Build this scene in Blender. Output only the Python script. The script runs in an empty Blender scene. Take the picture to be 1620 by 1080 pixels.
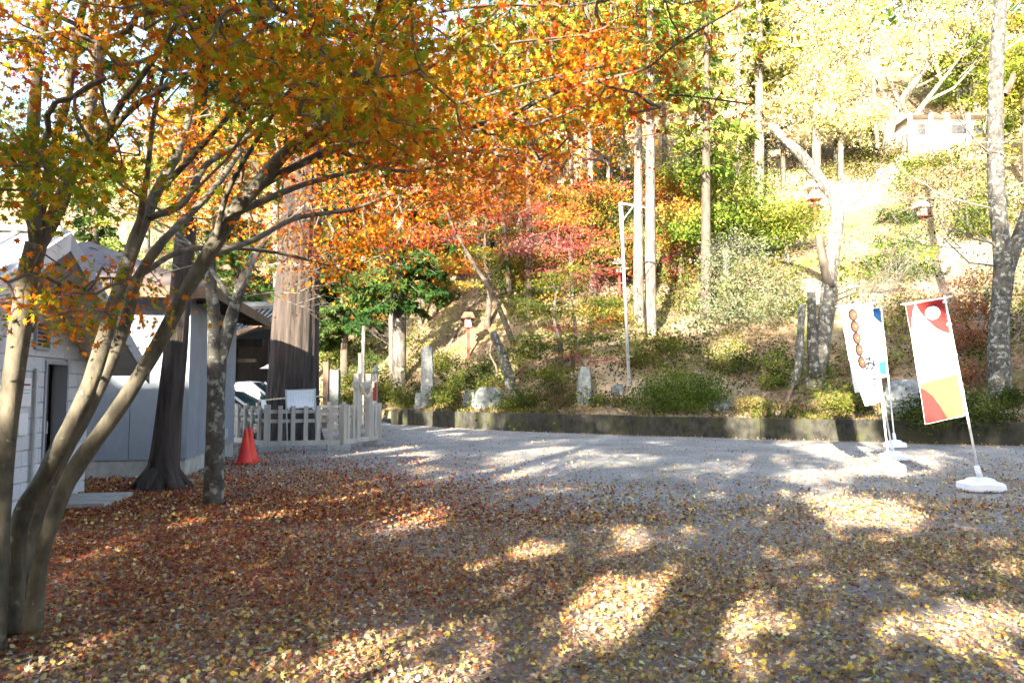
import bpy, bmesh, math, random
import numpy as np
from mathutils import Vector, Matrix

rng = np.random.default_rng(11)
random.seed(11)
R = math.radians
SC = bpy.context.scene
COL = SC.collection

# ------------------------------------------------------------------ camera, sky, sun, exposure
FPX, CX, CY, CAMZ, PITCH = 1125.0, 810.0, 540.0, 1.5, R(3.81)
cam_d = bpy.data.cameras.new('camera')
cam_d.sensor_width = 36.0
cam_d.lens = 36.0 * FPX / 1620.0
cam_d.clip_start, cam_d.clip_end = 0.05, 600.0
cam = bpy.data.objects.new('camera', cam_d)
cam.location = (0, 0, CAMZ)
cam.rotation_euler = (R(90) + PITCH, 0, 0)
COL.objects.link(cam)
SC.camera = cam

SUN_HEAD, SUN_EL = R(22), R(21)
SD = np.array([math.sin(SUN_HEAD) * math.cos(SUN_EL), math.cos(SUN_HEAD) * math.cos(SUN_EL), -math.sin(SUN_EL)])
world = bpy.data.worlds.new('World')
SC.world = world
world.use_nodes = True
wn = world.node_tree
sky = wn.nodes.new('ShaderNodeTexSky')
sky.sky_type = 'NISHITA'
sky.sun_disc = False
sky.sun_elevation = SUN_EL
sky.sun_rotation = R(180) + SUN_HEAD
sky.air_density, sky.dust_density, sky.ozone_density = 1.0, 2.0, 1.0
wn.nodes['Background'].inputs['Strength'].default_value = 0.11
wn.links.new(sky.outputs['Color'], wn.nodes['Background'].inputs['Color'])
sun_d = bpy.data.lights.new('sun', 'SUN')
sun_d.energy, sun_d.angle, sun_d.color = 5.0, R(0.53), (1.0, 0.90, 0.74)
sun = bpy.data.objects.new('sun', sun_d)
sun.rotation_euler = Vector(SD).to_track_quat('-Z', 'Y').to_euler()
sun.location = (-10, -20, 20)
COL.objects.link(sun)
SC.view_settings.view_transform = 'Standard'
SC.view_settings.look = 'None'
SC.view_settings.gamma = 1.0
SC.view_settings.exposure = 3.1
SC.cycles.max_bounces = 3
SC.cycles.diffuse_bounces = 2
SC.cycles.glossy_bounces = 2
SC.cycles.transmission_bounces = 4
SC.cycles.transparent_max_bounces = 4
SC.cycles.caustics_reflective = False
SC.cycles.caustics_refractive = False
SC.cycles.use_denoising = True
SC.cycles.use_adaptive_sampling = True
SC.cycles.adaptive_threshold = 0.05

# ------------------------------------------------------------------ view helpers (pixel of the photograph -> point of the place)
cp, sp = math.cos(PITCH), math.sin(PITCH)

def ray(px, py):
    u, v = (px - CX) / FPX, (CY - py) / FPX
    return np.array([u, cp - v * sp, sp + v * cp])

def at(px, py, Y):
    d = ray(px, py)
    t = Y / d[1]
    return np.array([d[0] * t, Y, CAMZ + d[2] * t])

def gnd(px, py, z=0.0):
    d = ray(px, py)
    t = (z - CAMZ) / d[2]
    return np.array([d[0] * t, d[1] * t, z])

def proj(P):
    P = np.atleast_2d(P)
    x, y, z = P[:, 0], P[:, 1], P[:, 2] - CAMZ
    dep = y * cp + z * sp
    dep = np.where(dep < 0.05, 0.05, dep)
    up = -y * sp + z * cp
    return CX + FPX * x / dep, CY - FPX * up / dep

# ------------------------------------------------------------------ terrain
WALL = [(-5.2, 30.7), (-0.23, 25.95), (3.95, 23.4), (7.5, 21.6), (10.65, 20.3), (13.6, 18.9), (20, 16.4), (34, 11)]
FOOT = [(-90, 60), (-24, 47), (-9.5, 38)] + WALL + [(90, -6)]
FX, FY = np.array([p[0] for p in FOOT]), np.array([p[1] for p in FOOT])

def yw(x):
    return np.interp(x, FX, FY)

def HT(x, y):
    x = np.asarray(x, float); y = np.asarray(y, float)
    w = 0.86 * (y - yw(x))
    wc = np.maximum(w, 0)
    st = np.clip((x + 9.0) / 3.8, 0, 1)
    q = np.minimum(wc, 42)
    h = 0.56 * st * np.clip(wc / 0.15, 0, 1) + 0.52 * wc - 0.85 * (1 - np.exp(-wc / 2.0)) + 0.0062 * q * q
    h = h + np.clip(wc / 6, 0, 1) * (0.35 * np.sin(x * 0.55 + y * 0.2) + 0.3 * np.sin(y * 0.5 - x * 0.23 + 1.0))
    h = h + np.clip(wc / 2, 0, 1) * (0.07 * np.sin(x * 2.1 + 0.7 * y) + 0.06 * np.sin(2.7 * y - x))
    return np.where(w > 0, np.maximum(h, 0.5 * st), 0.0)

def hill(px, py):
    d = ray(px, py)
    for Y in np.arange(14, 110, 0.1):
        t = Y / d[1]
        p = np.array([d[0] * t, Y, CAMZ + d[2] * t])
        if p[1] > yw(p[0]) and p[2] <= HT(p[0], p[1]):
            p[2] = float(HT(p[0], p[1]))
            return p
    return p

# ------------------------------------------------------------------ materials
MATS = {}

def nodes_of(name):
    m = bpy.data.materials.new(name)
    m.use_nodes = True
    nt = m.node_tree
    return m, nt, nt.nodes['Principled BSDF']

def noise(nt, scale, detail=4, rough=0.6, stretch=(1, 1, 1), coord='Object', w=0.0):
    tc = nt.nodes.new('ShaderNodeTexCoord')
    mp = nt.nodes.new('ShaderNodeMapping')
    mp.inputs['Scale'].default_value = stretch
    mp.inputs['Location'].default_value = (w, w * 0.7, w * 1.3)
    nz = nt.nodes.new('ShaderNodeTexNoise')
    nz.inputs['Scale'].default_value = scale
    nz.inputs['Detail'].default_value = detail
    nz.inputs['Roughness'].default_value = rough
    nt.links.new(tc.outputs[coord], mp.inputs['Vector'])
    nt.links.new(mp.outputs['Vector'], nz.inputs['Vector'])
    return nz

def ramp(nt, fac, stops):
    r = nt.nodes.new('ShaderNodeValToRGB')
    e = r.color_ramp.elements
    while len(e) < len(stops):
        e.new(0.5)
    for k, (p, c) in enumerate(stops):
        e[k].position = p
        e[k].color = (*c, 1)
    nt.links.new(fac, r.inputs['Fac'])
    return r

def mixc(nt, fac, a, b, mode='MIX'):
    m = nt.nodes.new('ShaderNodeMix')
    m.data_type = 'RGBA'
    m.blend_type = mode
    if isinstance(fac, float):
        m.inputs[0].default_value = fac
    else:
        nt.links.new(fac, m.inputs[0])
    for k, s in ((6, a), (7, b)):
        if isinstance(s, tuple):
            m.inputs[k].default_value = (*s, 1)
        else:
            nt.links.new(s, m.inputs[k])
    return m.outputs[2]

def bump(nt, b, h, strength, dist=0.02):
    bp = nt.nodes.new('ShaderNodeBump')
    bp.inputs['Strength'].default_value = strength
    bp.inputs['Distance'].default_value = dist
    nt.links.new(h, bp.inputs['Height'])
    nt.links.new(bp.outputs['Normal'], b.inputs['Normal'])

def surf_mat(name, c1, c2, scale=6, rough=0.8, bstr=0.3, bdist=0.01, stretch=(1, 1, 1), patch=None, pscale=3, pth=(0.55, 0.62), metal=0.0, spec=0.3, detail=5, grime=None):
    m, nt, b = nodes_of(name)
    nz = noise(nt, scale, detail, 0.62, stretch)
    col = ramp(nt, nz.outputs['Fac'], [(0.32, c1), (0.68, c2)]).outputs['Color']
    if patch:
        n2 = noise(nt, pscale, 5, 0.65, w=4.2)
        r2 = ramp(nt, n2.outputs['Fac'], [(pth[0], (0, 0, 0)), (pth[1], (1, 1, 1))])
        col = mixc(nt, r2.outputs['Color'], col, patch)
    if grime:
        n3 = noise(nt, 1.7, 6, 0.7, (1, 1, 0.35), w=9.1)
        r3 = ramp(nt, n3.outputs['Fac'], [(0.42, (0, 0, 0)), (0.75, (0.75, 0.75, 0.75))])
        col = mixc(nt, r3.outputs['Color'], col, grime)
    nt.links.new(col, b.inputs['Base Color'])
    b.inputs['Roughness'].default_value = rough
    b.inputs['Metallic'].default_value = metal
    b.inputs['Specular IOR Level'].default_value = spec
    if bstr:
        bump(nt, b, nz.outputs['Fac'], bstr, bdist)
    MATS[name] = m
    return m

def leaf_mat(name, trans=0.35, gloss=0.06):
    m = bpy.data.materials.new(name)
    m.use_nodes = True
    nt = m.node_tree
    nt.nodes.clear()
    out = nt.nodes.new('ShaderNodeOutputMaterial')
    a = nt.nodes.new('ShaderNodeAttribute')
    a.attribute_name = 'Col'
    df = nt.nodes.new('ShaderNodeBsdfDiffuse')
    tr = nt.nodes.new('ShaderNodeBsdfTranslucent')
    gl = nt.nodes.new('ShaderNodeBsdfGlossy')
    gl.inputs['Roughness'].default_value = 0.45
    mx = nt.nodes.new('ShaderNodeMixShader'); mx.inputs[0].default_value = trans
    m2 = nt.nodes.new('ShaderNodeMixShader'); m2.inputs[0].default_value = gloss
    L = nt.links.new
    L(a.outputs['Color'], df.inputs['Color']); L(a.outputs['Color'], tr.inputs['Color'])
    L(df.outputs[0], mx.inputs[1]); L(tr.outputs[0], mx.inputs[2])
    L(mx.outputs[0], m2.inputs[1]); L(gl.outputs[0], m2.inputs[2])
    L((m2 if gloss > 0 else mx).outputs[0], out.inputs['Surface'])
    MATS[name] = m
    return m

leaf_mat('leaf', 0.42, 0.0)
leaf_mat('dry_leaf', 0.10, 0.0)
surf_mat('maple_bark', (0.045, 0.039, 0.028), (0.125, 0.108, 0.075), 14, 0.85, 0.8, 0.014, (1, 1, 0.5), (0.24, 0.24, 0.19), 8, (0.60, 0.70), detail=8)
surf_mat('lichen_bark', (0.025, 0.023, 0.019), (0.095, 0.088, 0.075), 9, 0.9, 1.0, 0.03, (1, 1, 0.6), (0.21, 0.22, 0.19), 7, (0.53, 0.60), detail=8)
surf_mat('sunlit_bark', (0.045, 0.041, 0.033), (0.16, 0.148, 0.125), 9, 0.9, 1.0, 0.03, (1, 1, 0.6), (0.30, 0.31, 0.27), 7, (0.53, 0.60), detail=8)  # paler copy of the lichen bark, sunlight on the pruned tree put into its colour
surf_mat('cedar_bark', (0.016, 0.012, 0.010), (0.065, 0.050, 0.041), 9, 0.9, 1.0, 0.04, (1, 1, 0.12))
surf_mat('pale_bark', (0.035, 0.030, 0.025), (0.17, 0.15, 0.125), 9, 0.9, 0.9, 0.03, (1, 1, 0.22), (0.27, 0.25, 0.21), 2.5, (0.55, 0.68), detail=8)
surf_mat('dark_bark', (0.05, 0.04, 0.03), (0.11, 0.09, 0.07), 8, 0.9, 0.7, 0.02, (1, 1, 0.3))
surf_mat('twig', (0.09, 0.07, 0.05), (0.17, 0.13, 0.09), 8, 0.85, 0)
surf_mat('grey_twig', (0.12, 0.11, 0.09), (0.20, 0.18, 0.155), 8, 0.85, 0)
surf_mat('white_block', (0.50, 0.51, 0.53), (0.60, 0.61, 0.63), 22, 0.8, 0.25, 0.004, grime=(0.40, 0.41, 0.41))
surf_mat('mortar', (0.38, 0.39, 0.40), (0.46, 0.47, 0.48), 30, 0.9, 0.2)
surf_mat('siding', (0.17, 0.195, 0.225), (0.21, 0.235, 0.27), 3, 0.55, 0.05, grime=(0.14, 0.16, 0.18))
surf_mat('roof_white', (0.60, 0.60, 0.60), (0.72, 0.72, 0.71), 3, 0.5, 0.05, grime=(0.45, 0.42, 0.38))
surf_mat('fascia_grey', (0.30, 0.31, 0.33), (0.36, 0.37, 0.39), 4, 0.6, 0.05)
surf_mat('brown_metal', (0.07, 0.05, 0.042), (0.11, 0.08, 0.065), 4, 0.5, 0.05)
surf_mat('brown_wood', (0.07, 0.045, 0.028), (0.14, 0.09, 0.058), 7, 0.75, 0.3, 0.005, (1, 1, 0.2))
surf_mat('old_wood', (0.016, 0.012, 0.009), (0.042, 0.03, 0.022), 7, 0.8, 0.3, 0.005, (1, 1, 0.2))
surf_mat('grey_wood', (0.36, 0.315, 0.26), (0.50, 0.445, 0.375), 14, 0.8, 0.3, 0.004, (1, 1, 0.12), grime=(0.25, 0.23, 0.19))
surf_mat('concrete', (0.26, 0.26, 0.24), (0.40, 0.39, 0.36), 7, 0.9, 0.4, 0.008, grime=(0.16, 0.16, 0.14))
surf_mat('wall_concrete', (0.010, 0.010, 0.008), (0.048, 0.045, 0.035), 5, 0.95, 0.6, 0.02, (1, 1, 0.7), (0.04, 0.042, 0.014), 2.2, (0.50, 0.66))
surf_mat('stone', (0.11, 0.12, 0.115), (0.25, 0.26, 0.25), 7, 0.9, 0.8, 0.02, (1, 1, 1), (0.32, 0.33, 0.29), 4, (0.58, 0.68))
surf_mat('dark_stone', (0.06, 0.068, 0.068), (0.15, 0.16, 0.155), 6, 0.9, 0.6, 0.02, (1, 1, 1), (0.27, 0.28, 0.24), 4, (0.58, 0.68))
surf_mat('tile_roof', (0.05, 0.055, 0.06), (0.10, 0.105, 0.11), 6, 0.55, 0.2)
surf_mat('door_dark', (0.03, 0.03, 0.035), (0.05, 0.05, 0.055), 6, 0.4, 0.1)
surf_mat('galvanised', (0.42, 0.45, 0.47), (0.52, 0.55, 0.57), 9, 0.45, 0.05, metal=0.5)
surf_mat('white_paint', (0.72, 0.73, 0.74), (0.80, 0.80, 0.80), 5, 0.4, 0.03)
surf_mat('white_plastic', (0.74, 0.75, 0.76), (0.82, 0.82, 0.82), 4, 0.45, 0.05)
surf_mat('white_cloth', (0.78, 0.78, 0.78), (0.82, 0.82, 0.82), 60, 0.9, 0.1, 0.001)
surf_mat('pink_cloth', (0.80, 0.70, 0.71), (0.83, 0.74, 0.75), 60, 0.9, 0.1, 0.001)
surf_mat('red_cloth', (0.23, 0.018, 0.017), (0.27, 0.025, 0.022), 60, 0.9, 0.1, 0.001)
surf_mat('gold_cloth', (0.12, 0.09, 0.038), (0.145, 0.11, 0.05), 60, 0.9, 0.1, 0.001)
surf_mat('blue_cloth', (0.012, 0.07, 0.19), (0.018, 0.085, 0.22), 60, 0.9, 0.1, 0.001)
surf_mat('grey_print', (0.16, 0.20, 0.25), (0.22, 0.26, 0.30), 60, 0.9, 0)
surf_mat('brown_print', (0.012, 0.007, 0.007), (0.02, 0.011, 0.01), 40, 0.9, 0)
surf_mat('tan_print', (0.085, 0.034, 0.015), (0.12, 0.055, 0.028), 40, 0.9, 0)
surf_mat('tan_light', (0.22, 0.12, 0.07), (0.28, 0.17, 0.11), 40, 0.9, 0)
surf_mat('ink', (0.010, 0.008, 0.014), (0.016, 0.012, 0.02), 40, 0.9, 0)
surf_mat('red_ink', (0.22, 0.012, 0.022), (0.26, 0.018, 0.03), 40, 0.9, 0)
surf_mat('paper_ink', (0.38, 0.42, 0.46), (0.48, 0.52, 0.55), 40, 0.9, 0)
surf_mat('cone_red', (0.62, 0.035, 0.02), (0.72, 0.05, 0.03), 5, 0.45, 0.05, grime=(0.45, 0.05, 0.035))
surf_mat('lantern_red', (0.22, 0.018, 0.010), (0.30, 0.03, 0.016), 7, 0.6, 0.1)
surf_mat('lantern_paper', (0.70, 0.66, 0.56), (0.78, 0.74, 0.66), 7, 0.7, 0)
surf_mat('straw', (0.42, 0.36, 0.22), (0.62, 0.55, 0.38), 40, 0.9, 0.4, 0.004)
surf_mat('rubber', (0.015, 0.015, 0.015), (0.03, 0.03, 0.03), 9, 0.8, 0)
surf_mat('silver_car', (0.26, 0.27, 0.29), (0.30, 0.31, 0.33), 3, 0.25, 0, metal=0.4, spec=0.5)
surf_mat('white_car', (0.48, 0.48, 0.48), (0.54, 0.54, 0.54), 3, 0.25, 0, spec=0.5)
surf_mat('car_glass', (0.015, 0.03, 0.035), (0.02, 0.05, 0.055), 3, 0.05, 0, spec=0.9)
surf_mat('hub_metal', (0.4, 0.4, 0.42), (0.5, 0.5, 0.52), 3, 0.3, 0, metal=0.8)
surf_mat('roof_house', (0.26, 0.20, 0.15), (0.36, 0.29, 0.23), 4, 0.8, 0.2)
surf_mat('cut_wood', (0.22, 0.12, 0.07), (0.34, 0.20, 0.12), 12, 0.9, 0.2)
surf_mat('pebble', (0.19, 0.18, 0.165), (0.38, 0.37, 0.34), 9, 0.9, 0)

def gravel_mat():
    m, nt, b = nodes_of('gravel')
    tc = nt.nodes.new('ShaderNodeTexCoord')
    v = nt.nodes.new('ShaderNodeTexVoronoi'); v.inputs['Scale'].default_value = 42
    nt.links.new(tc.outputs['Object'], v.inputs['Vector'])
    cell = ramp(nt, v.outputs['Color'], [(0.0, (0.19, 0.18, 0.165)), (0.5, (0.275, 0.262, 0.24)), (1.0, (0.39, 0.375, 0.345))])
    n1 = noise(nt, 0.55, 6, 0.65)
    big = ramp(nt, n1.outputs['Fac'], [(0.38, (0.68, 0.66, 0.62)), (0.62, (1.0, 1.0, 1.0))])
    c = mixc(nt, 1.0, cell.outputs['Color'], big.outputs['Color'], 'MULTIPLY')
    n2 = noise(nt, 9, 6, 0.7)
    n2r = ramp(nt, n2.outputs['Fac'], [(0.55, (0, 0, 0)), (0.72, (0.7, 0.7, 0.7))])
    c = mixc(nt, n2r.outputs['Color'], c, (0.12, 0.10, 0.08))
    at_ = nt.nodes.new('ShaderNodeAttribute'); at_.attribute_name = 'Col'
    n5 = noise(nt, 26, 6, 0.75, w=7)
    crumb = ramp(nt, n5.outputs['Fac'], [(0.3, (0.11, 0.055, 0.036)), (0.55, (0.21, 0.12, 0.066)), (0.75, (0.33, 0.22, 0.12))])
    fm_ = nt.nodes.new('ShaderNodeMath'); fm_.operation = 'MULTIPLY'; fm_.inputs[1].default_value = 0.85
    nt.links.new(at_.outputs['Fac'], fm_.inputs[0])
    c = mixc(nt, fm_.outputs[0], c, crumb.outputs['Color'])
    nt.links.new(c, b.inputs['Base Color'])
    b.inputs['Roughness'].default_value = 0.92
    b.inputs['Specular IOR Level'].default_value = 0.15
    bump(nt, b, v.outputs['Distance'], 0.7, 0.012)
    MATS['gravel'] = m
gravel_mat()

def hill_mat():
    m, nt, b = nodes_of('hill_soil')
    n1 = noise(nt, 7, 8, 0.75)
    c = ramp(nt, n1.outputs['Fac'], [(0.28, (0.06, 0.042, 0.026)), (0.5, (0.16, 0.115, 0.07)), (0.72, (0.31, 0.24, 0.16))]).outputs['Color']
    n2 = noise(nt, 0.33, 5, 0.6, w=3)
    r2 = ramp(nt, n2.outputs['Fac'], [(0.52, (0, 0, 0)), (0.66, (1, 1, 1))])
    n3 = noise(nt, 14, 5, 0.7, w=5)
    moss = ramp(nt, n3.outputs['Fac'], [(0.3, (0.05, 0.07, 0.015)), (0.7, (0.20, 0.21, 0.06))])
    c = mixc(nt, r2.outputs['Color'], c, moss.outputs['Color'])
    n4 = noise(nt, 0.21, 4, 0.6, w=12)
    r4 = ramp(nt, n4.outputs['Fac'], [(0.5, (0, 0, 0)), (0.62, (0.85, 0.85, 0.85))])
    c = mixc(nt, r4.outputs['Color'], c, (0.33, 0.26, 0.18))
    nt.links.new(c, b.inputs['Base Color'])
    b.inputs['Roughness'].default_value = 0.95
    b.inputs['Specular IOR Level'].default_value = 0.1
    bump(nt, b, n1.outputs['Fac'], 0.9, 0.08)
    MATS['hill_soil'] = m
hill_mat()

# ------------------------------------------------------------------ object helpers
ORG = {}

def thing(name, label, cat, loc=(0, 0, 0), group=None):
    o = bpy.data.objects.new(name, None)
    o.empty_display_size = 0.1
    o.location = loc
    o['label'] = label
    o['category'] = cat
    if group:
        o['group'] = group
    COL.objects.link(o)
    ORG[o] = np.array(loc, float)
    return o

def tag(o, label, cat, group=None):
    o['label'] = label
    o['category'] = cat
    if group:
        o['group'] = group
    return o

def mesh_obj(name, V, F, mat, parent=None, smooth=False, col=None, kind=None, origin=None, label=None):
    """V (n,3) world coordinates; F list of index tuples or an (m,k) array."""
    V = np.asarray(V, float)
    o0 = ORG[parent] if parent is not None else (np.array(origin, float) if origin is not None else np.zeros(3))
    V = V - o0
    me = bpy.data.meshes.new(name)
    if isinstance(F, np.ndarray):
        n, k = F.shape
        me.vertices.add(len(V)); me.vertices.foreach_set('co', V.ravel())
        me.loops.add(n * k); me.loops.foreach_set('vertex_index', F.ravel().astype(np.int32))
        me.polygons.add(n); me.polygons.foreach_set('loop_start', np.arange(0, n * k, k, dtype=np.int32))
        me.update(calc_edges=True)
    else:
        me.from_pydata(V.tolist(), [], [tuple(f) for f in F])
        me.update()
    if col is not None:
        at_ = me.attributes.new('Col', 'FLOAT_COLOR', 'POINT')
        c4 = np.ones((len(V), 4)); c4[:, :3] = col
        at_.data.foreach_set('color', c4.ravel())
    if smooth:
        me.polygons.foreach_set('use_smooth', np.ones(len(me.polygons), bool))
    me.materials.append(MATS[mat] if isinstance(mat, str) else mat)
    ob = bpy.data.objects.new(name, me)
    COL.objects.link(ob)
    if parent is not None:
        ob.parent = parent
    else:
        ob.location = o0
    ORG[ob] = o0
    if kind:
        ob['kind'] = kind
    if label:
        ob['label'] = label
    return ob

def share(src, name, loc, parent, rotz=0.0, scale=None):
    """another object with the same mesh; loc in world coordinates"""
    o = bpy.data.objects.new(name, src.data)
    o.location = np.array(loc, float) - ORG[parent]
    o.rotation_euler = (0, 0, rotz)
    if scale is not None:
        o.scale = scale
    COL.objects.link(o)
    o.parent = parent
    return o

class MB:
    def __init__(s):
        s.V, s.F = [], []
    def add(s, V, F):
        n = len(s.V)
        s.V.extend([tuple(map(float, v)) for v in V])
        s.F.extend([tuple(int(i) + n for i in f) for f in F])
        return s
    def box(s, c, d, ax=None, bev=0.0):
        """centre, full size, optional 3 axis vectors; bev chamfers the vertical edges"""
        c = np.array(c, float)
        A = np.eye(3) if ax is None else np.array(ax, float)
        hx, hy, hz = np.array(d, float) / 2
        if bev > 0:
            b = min(bev, hx * .9, hy * .9)
            ring = [(-hx + b, -hy), (hx - b, -hy), (hx, -hy + b), (hx, hy - b), (hx - b, hy), (-hx + b, hy), (-hx, hy - b), (-hx, -hy + b)]
        else:
            ring = [(-hx, -hy), (hx, -hy), (hx, hy), (-hx, hy)]
        k = len(ring)
        V = [c + A[0] * x + A[1] * y + A[2] * z for z in (-hz, hz) for x, y in ring]
        F = [tuple(range(k))[::-1], tuple(range(k, 2 * k))] + [(i, (i + 1) % k, k + (i + 1) % k, k + i) for i in range(k)]
        return s.add(V, F)
    def prism(s, base, vec):
        base = [np.array(p, float) for p in base]
        k = len(base)
        V = base + [p + np.array(vec, float) for p in base]
        F = [tuple(range(k))[::-1], tuple(range(k, 2 * k))] + [(i, (i + 1) % k, k + (i + 1) % k, k + i) for i in range(k)]
        return s.add(V, F)
    def tube(s, path, rad, seg=8, cap=True, wob=0.0):
        V, F = tube(path, rad, seg, cap, wob)
        return s.add(V, F)
    def build(s, name, mat, parent=None, smooth=False, **k):
        return mesh_obj(name, s.V, s.F, mat, parent, smooth, **k)

def nrm(v):
    v = np.asarray(v, float)
    return v / (np.linalg.norm(v, axis=-1, keepdims=True) + 1e-12)

def tube(path, rad, seg=8, cap=True, wob=0.0, ridge=0.0, nr=13):
    P = np.array(path, float)
    n = len(P)
    rad = np.full(n, rad, float) if np.isscalar(rad) else np.array(rad, float)
    T = nrm(np.gradient(P, axis=0))
    u = np.cross(T[0], [0, 1, 0.01]); u = nrm(u)
    ang = np.linspace(0, 2 * np.pi, seg, endpoint=False)
    V = []
    ph = rng.uniform(0, 6.28, 4)
    for i in range(n):
        u = u - T[i] * np.dot(u, T[i]); u = nrm(u)
        w = np.cross(T[i], u)
        r = rad[i] * (1 + wob * np.sin(3 * ang + ph[0] + i * .35) + wob * .7 * np.sin(5 * ang + ph[1] - i * .5))
        if ridge:
            r = r * (1 + ridge * np.sin(nr * ang + ph[2] + .15 * i) + ridge * .7 * np.sin((nr * 2 + 3) * ang + ph[3] - .22 * i))
        V.append(P[i] + np.outer(np.cos(ang) * r, u) + np.outer(np.sin(ang) * r, w))
    V = np.vstack(V)
    F = []
    for i in range(n - 1):
        for k in range(seg):
            a, b = i * seg + k, i * seg + (k + 1) % seg
            F.append((a, b, b + seg, a + seg))
    if cap:
        F.append(tuple(range(seg))[::-1]); F.append(tuple(range((n - 1) * seg, n * seg)))
    return V, F

def smooth_path(pts, rad, sub=5):
    """Catmull-Rom through points (and radii)"""
    P = np.array(pts, float); r = np.array(rad, float)
    Q = np.hstack([P, r[:, None]])
    E = np.vstack([2 * Q[0] - Q[1], Q, 2 * Q[-1] - Q[-2]])
    out = []
    for i in range(1, len(E) - 2):
        for t in np.linspace(0, 1, sub, endpoint=False):
            a, b, c, d = E[i - 1], E[i], E[i + 1], E[i + 2]
            out.append(.5 * ((2 * b) + (-a + c) * t + (2 * a - 5 * b + 4 * c - d) * t * t + (-a + 3 * b - 3 * c + d) * t ** 3))
    out.append(Q[-1])
    out = np.array(out)
    return out[:, :3], np.maximum(out[:, 3], 0.002)

# ------------------------------------------------------------------ leaves
def polar_leaf(spec):
    B = [(math.sin(R(a)) * r, math.cos(R(a)) * r, -.13 * r * r) for a, r in spec]
    V = np.array([(0, 0, 0)] + B)
    F = np.array([(0, i + 2, i + 1) for i in range(len(B) - 1)])
    return V, F
_h = [(18, .40), (37, .95), (56, .33), (76, .76), (98, .26), (120, .44), (165, .08)]
MAPLE = polar_leaf([(-a, r) for a, r in _h[::-1]] + [(0, 1.05)] + _h)
_h = [(22, .36), (45, .92), (70, .27), (95, .66), (160, .08)]
MAPLE5 = polar_leaf([(-a, r) for a, r in _h[::-1]] + [(0, 1.05)] + _h)
LOBE3 = polar_leaf([(-105, .2), (-58, .85), (-30, .36), (0, 1), (30, .36), (58, .85), (105, .2)])
GINKGO = polar_leaf([(-62, .8), (-38, 1.0), (-12, 1.02), (0, .82), (12, 1.02), (38, 1.0), (62, .8)])
OVAL = (np.array([(0, 0, 0), (.3, .42, .05), (0, 1, -.05), (-.3, .42, .05)]), np.array([(0, 1, 2), (0, 2, 3)]))
NEEDLE = (np.array([(0, 0, 0), (.13, .5, .02), (0, 1, 0), (-.13, .5, .02)]), np.array([(0, 1, 2), (0, 2, 3)]))

WIDE = (np.array([(0, 0, 0), (.42, .5, .1), (0, 1, -.05), (-.42, .5, .1)]), np.array([(0, 1, 2), (0, 2, 3)]))

def _sprig(angs, w=.24):
    V, F = [], []
    for a in angs:
        c, s = math.cos(R(a)), math.sin(R(a))
        n = len(V)
        for x, y, z in ((0, 0, 0), (w, .5, .06), (0, 1, -.1), (-w, .5, .06)):
            V.append((c * x + s * y, -s * x + c * y, z + .15 * abs(s) * y))
        F += [(n, n + 1, n + 2), (n, n + 2, n + 3)]
    return np.array(V), np.array(F)
SPRIG = _sprig((-62, 0, 58))
SPRAY = _sprig((-30, 0, 33), .12)

def leaves(tmpl, pos, size, col, up=0.8, tip=None, tipn=0.5):
    TV, TF = tmpl
    n, k = len(pos), len(TV)
    nv = nrm(rng.normal(size=(n, 3)) + np.array([0, 0, up * 1.6]))
    if tip is None:
        t = rng.normal(size=(n, 3))
    else:
        t = nrm(tip) + rng.normal(size=(n, 3)) * tipn
        t = nrm(t)
        nv = nv - t * np.sum(nv * t, 1, keepdims=True)
        nv = nrm(nv)
    t = t - nv * np.sum(t * nv, 1, keepdims=True)
    t = nrm(t)
    b = np.cross(t, nv)
    size = np.broadcast_to(np.asarray(size, float), (n,))
    curl = rng.uniform(-.6, 2.8, n) if k > 5 else np.ones(n)
    fold = rng.uniform(.72, 1.0, n) if k > 5 else np.ones(n)
    V = (b[:, None, :] * (TV[None, :, 0, None] * fold[:, None, None]) + t[:, None, :] * TV[None, :, 1, None] + nv[:, None, :] * (TV[None, :, 2, None] * curl[:, None, None])) * size[:, None, None] + np.asarray(pos)[:, None, :]
    F = (TF[None] + (np.arange(n) * k)[:, None, None]).reshape(-1, 3)
    C = np.repeat(col, k, axis=0)
    return V.reshape(-1, 3), F, C

def palette(pal, n, jit=0.18, w=None):
    pal = np.array(pal, float)
    i = rng.choice(len(pal), n, p=None if w is None else np.array(w) / np.sum(w))
    c = pal[i] * (1 + rng.normal(size=(n, 1)) * jit) * (1 + rng.normal(size=(n, 3)) * jit * .35)
    return np.clip(c, 0.004, 0.9)

def join_leaves(parts):
    V, F, C, n = [], [], [], 0
    for v, f, c in parts:
        V.append(v); F.append(f + n); C.append(c); n += len(v)
    return np.vstack(V), np.vstack(F), np.vstack(C)

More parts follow.
